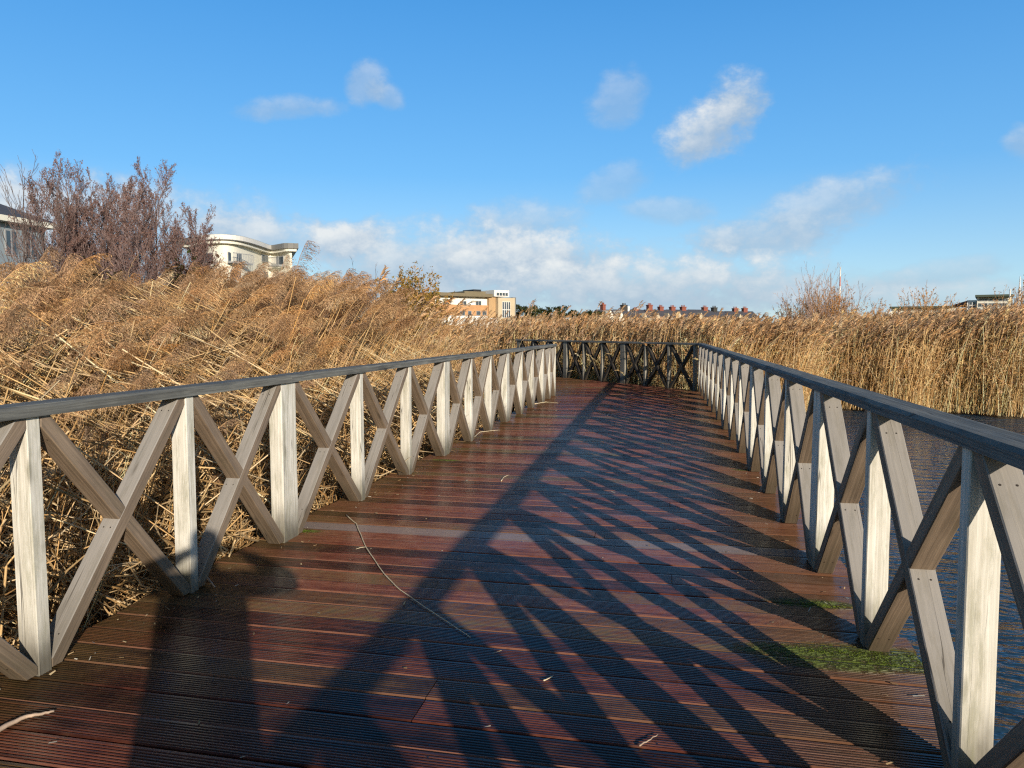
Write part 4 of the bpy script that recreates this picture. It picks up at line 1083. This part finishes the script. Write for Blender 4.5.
w = bpy.data.worlds.new('World'); sc.world = w; w.use_nodes = True
t = NT(w.node_tree); t.n.clear()
out = t.new('ShaderNodeOutputWorld')
sky = t.new('ShaderNodeTexSky'); sky.sky_type = 'NISHITA'; sky.sun_disc = False; sky.sun_elevation = SUN_EL
sky.sun_rotation = math.atan2(sd.x, sd.y); sky.air_density = 1.0; sky.dust_density = .35; sky.ozone_density = 2.0; sky.altitude = 20
bg = t.new('ShaderNodeBackground'); bg.inputs[1].default_value = .115
hs = t.new('ShaderNodeHueSaturation'); hs.inputs['Saturation'].default_value = 1.35; hs.inputs['Value'].default_value = 1.5; t.l.new(sky.outputs[0], hs.inputs['Color']); zen = t.new('ShaderNodeTexCoord').outputs['Generated']; zs = t.sep(zen); kz = t.m('MULTIPLY', t.sstep(zs[2], .40, .75, 1, .38), t.sstep(zs[1], -.5, .2, .6, 1)); t.set(bg.inputs[0], t.mix(1.0, hs.outputs[0], t.comb(kz, kz, kz), 'MULTIPLY'))
d = t.new('ShaderNodeTexCoord').outputs['Generated']
x, y, z = t.sep(d)
el = t.m('ARCSINE', z); az = t.m('ARCTAN2', x, y)
q = t.comb(az, t.m('MULTIPLY', el, 1.35), 0)
n1 = t.noise(q, 9, 7, .60, .3); n2 = t.noise(q, 26, 6, .62); n3 = t.noise(t.v('ADD', q, (3.1, 1.7, 0)), 5, 6, .6)
wv = t.m('ADD', t.m('MULTIPLY', t.m('SUBTRACT', n1, .5), 1.0), t.m('MULTIPLY', t.m('SUBTRACT', n2, .5), .85))
dens = None; lit = None
# puffs: centre pixel, half sizes, tilt, amount
for (px, py, rx, ry, tilt, amt, thr) in ((712, 126, 46, 30, -.5, .95, 0), (734, 100, 32, 28, -.3, .95, 0), (368, 82, 17, 22, .9, .5, 0), (386, 94, 18, 12, .5, .45, 0), (286, 108, 50, 11, -.12, .48, 0),
        (617, 97, 30, 24, -.6, .42, 0), (612, 185, 36, 18, -.3, .36, 0), (668, 210, 44, 13, .05, .42, 0), (800, 218, 105, 26, -.32, .62, 0), (765, 238, 70, 22, -.1, .5, 0), (1026, 142, 15, 18, 0, .5, 0),
        (350, 242, 40, 20, -.2, 1.0, 0), (545, 262, 95, 34, 0, 1.0, 0), (480, 268, 60, 22, 0, .9, 0), (440, 264, 120, 46, 0, .92, 0), (520, 226, 70, 26, -.1, .55, 0), (630, 288, 180, 40, 0, .92, 0), (250, 238, 80, 22, .05, .75, 0),
        (760, 290, 150, 20, 0, .5, 0), (925, 278, 60, 14, -.2, .42, 0), (40, 210, 75, 34, 0, .9, 0), (150, 235, 120, 46, 0, .8, 0), (960, 300, 160, 16, 0, .45, 0), (-80, 230, 120, 40, 0, .8, 0)):
    a0, e0 = azel(px, py); s = 1/F
    du = t.m('SUBTRACT', az, a0); dv = t.m('SUBTRACT', el, e0); ct, st = math.cos(tilt), math.sin(tilt)
    uu = t.m('DIVIDE', t.m('SUBTRACT', t.m('MULTIPLY', du, ct), t.m('MULTIPLY', dv, st)), rx*s)
    vv = t.m('DIVIDE', t.m('ADD', t.m('MULTIPLY', du, st), t.m('MULTIPLY', dv, ct)), ry*s)
    r2 = t.m('ADD', t.m('MULTIPLY', uu, uu), t.m('MULTIPLY', vv, vv))
    k = t.m('MULTIPLY', t.sstep(t.m('ADD', r2, t.m('MULTIPLY', wv, -2.6)), .0, 1.5, 1, 0), amt)
    dens = k if dens is None else t.m('SUBTRACT', t.m('ADD', dens, k), t.m('MULTIPLY', dens, k))
    l_ = t.m('MULTIPLY', k, t.sstep(t.m('ADD', vv, t.m('MULTIPLY', wv, .8)), -.55, .95))
    lit = l_ if lit is None else t.m('MAXIMUM', lit, l_)
# low bank of cloud round the rest of the horizon and scattered cloud behind the camera
front = t.sstep(y, -.1, .25)
rest = t.m('MULTIPLY', t.m('SUBTRACT', 1, front), t.m('MULTIPLY', t.sstep(n3, .5, .68), t.sstep(el, .0, .1)))
dens = t.m('MAXIMUM', dens, t.m('MULTIPLY', rest, .35))
hz = t.m('MULTIPLY', front, t.sstep(el, .30, .75, .75, 0))
dens = t.m('MULTIPLY', dens, t.sstep(el, -.05, .005))
cc = t.mix(t.m('MULTIPLY', t.m('ADD', lit, t.m('MULTIPLY', t.m('SUBTRACT', n2, .5), .9)), 1.0, clamp=True), (.40, .52, .66), (.84, .86, .86))
cb = t.new('ShaderNodeBackground'); cb.inputs[1].default_value = 1.0; t.l.new(cc, cb.inputs[0])
hb = t.new('ShaderNodeBackground'); t.set(hb.inputs[0], t.ramp(t.m('MULTIPLY', el, 2.0), [(0, (.47, .70, .88)), (.12, (.39, .66, .91)), (.40, (.16, .475, .92)), (.85, (.068, .325, .80))])); hb.inputs[1].default_value = 1.0
m1 = t.new('ShaderNodeMixShader'); t.l.new(hz, m1.inputs[0]); t.l.new(bg.outputs[0], m1.inputs[1]); t.l.new(hb.outputs[0], m1.inputs[2])
m2 = t.new('ShaderNodeMixShader'); t.l.new(t.m('MULTIPLY', dens, .92), m2.inputs[0]); t.l.new(m1.outputs[0], m2.inputs[1]); t.l.new(cb.outputs[0], m2.inputs[2])
t.l.new(m2.outputs[0], out.inputs[0])

cam = bpy.data.cameras.new('camera'); cam.sensor_width = 36; cam.lens = F/1024*36; cam.clip_start = .05; cam.clip_end = 8000
co = bpy.data.objects.new('camera', cam); COL.objects.link(co); co.location = (0, 0, EYE); co.rotation_euler = (R(90)-PITCH, 0, 0); sc.camera = co
sc.view_settings.view_transform = 'Standard'; sc.view_settings.look = 'None'; sc.view_settings.exposure = 0; sc.view_settings.gamma = 1
sc.render.engine = 'CYCLES'; sc.cycles.use_denoising = False; sc.cycles.max_bounces = 5; sc.cycles.diffuse_bounces = 2; sc.cycles.glossy_bounces = 3; sc.cycles.transmission_bounces = 4
sc.cycles.caustics_reflective = False; sc.cycles.caustics_refractive = False; sc.cycles.use_adaptive_sampling = True; sc.cycles.adaptive_threshold = .015
sc.cycles.pixel_filter_type = 'BLACKMAN_HARRIS'; sc.cycles.filter_width = 1.25; sc.render.film_transparent = False
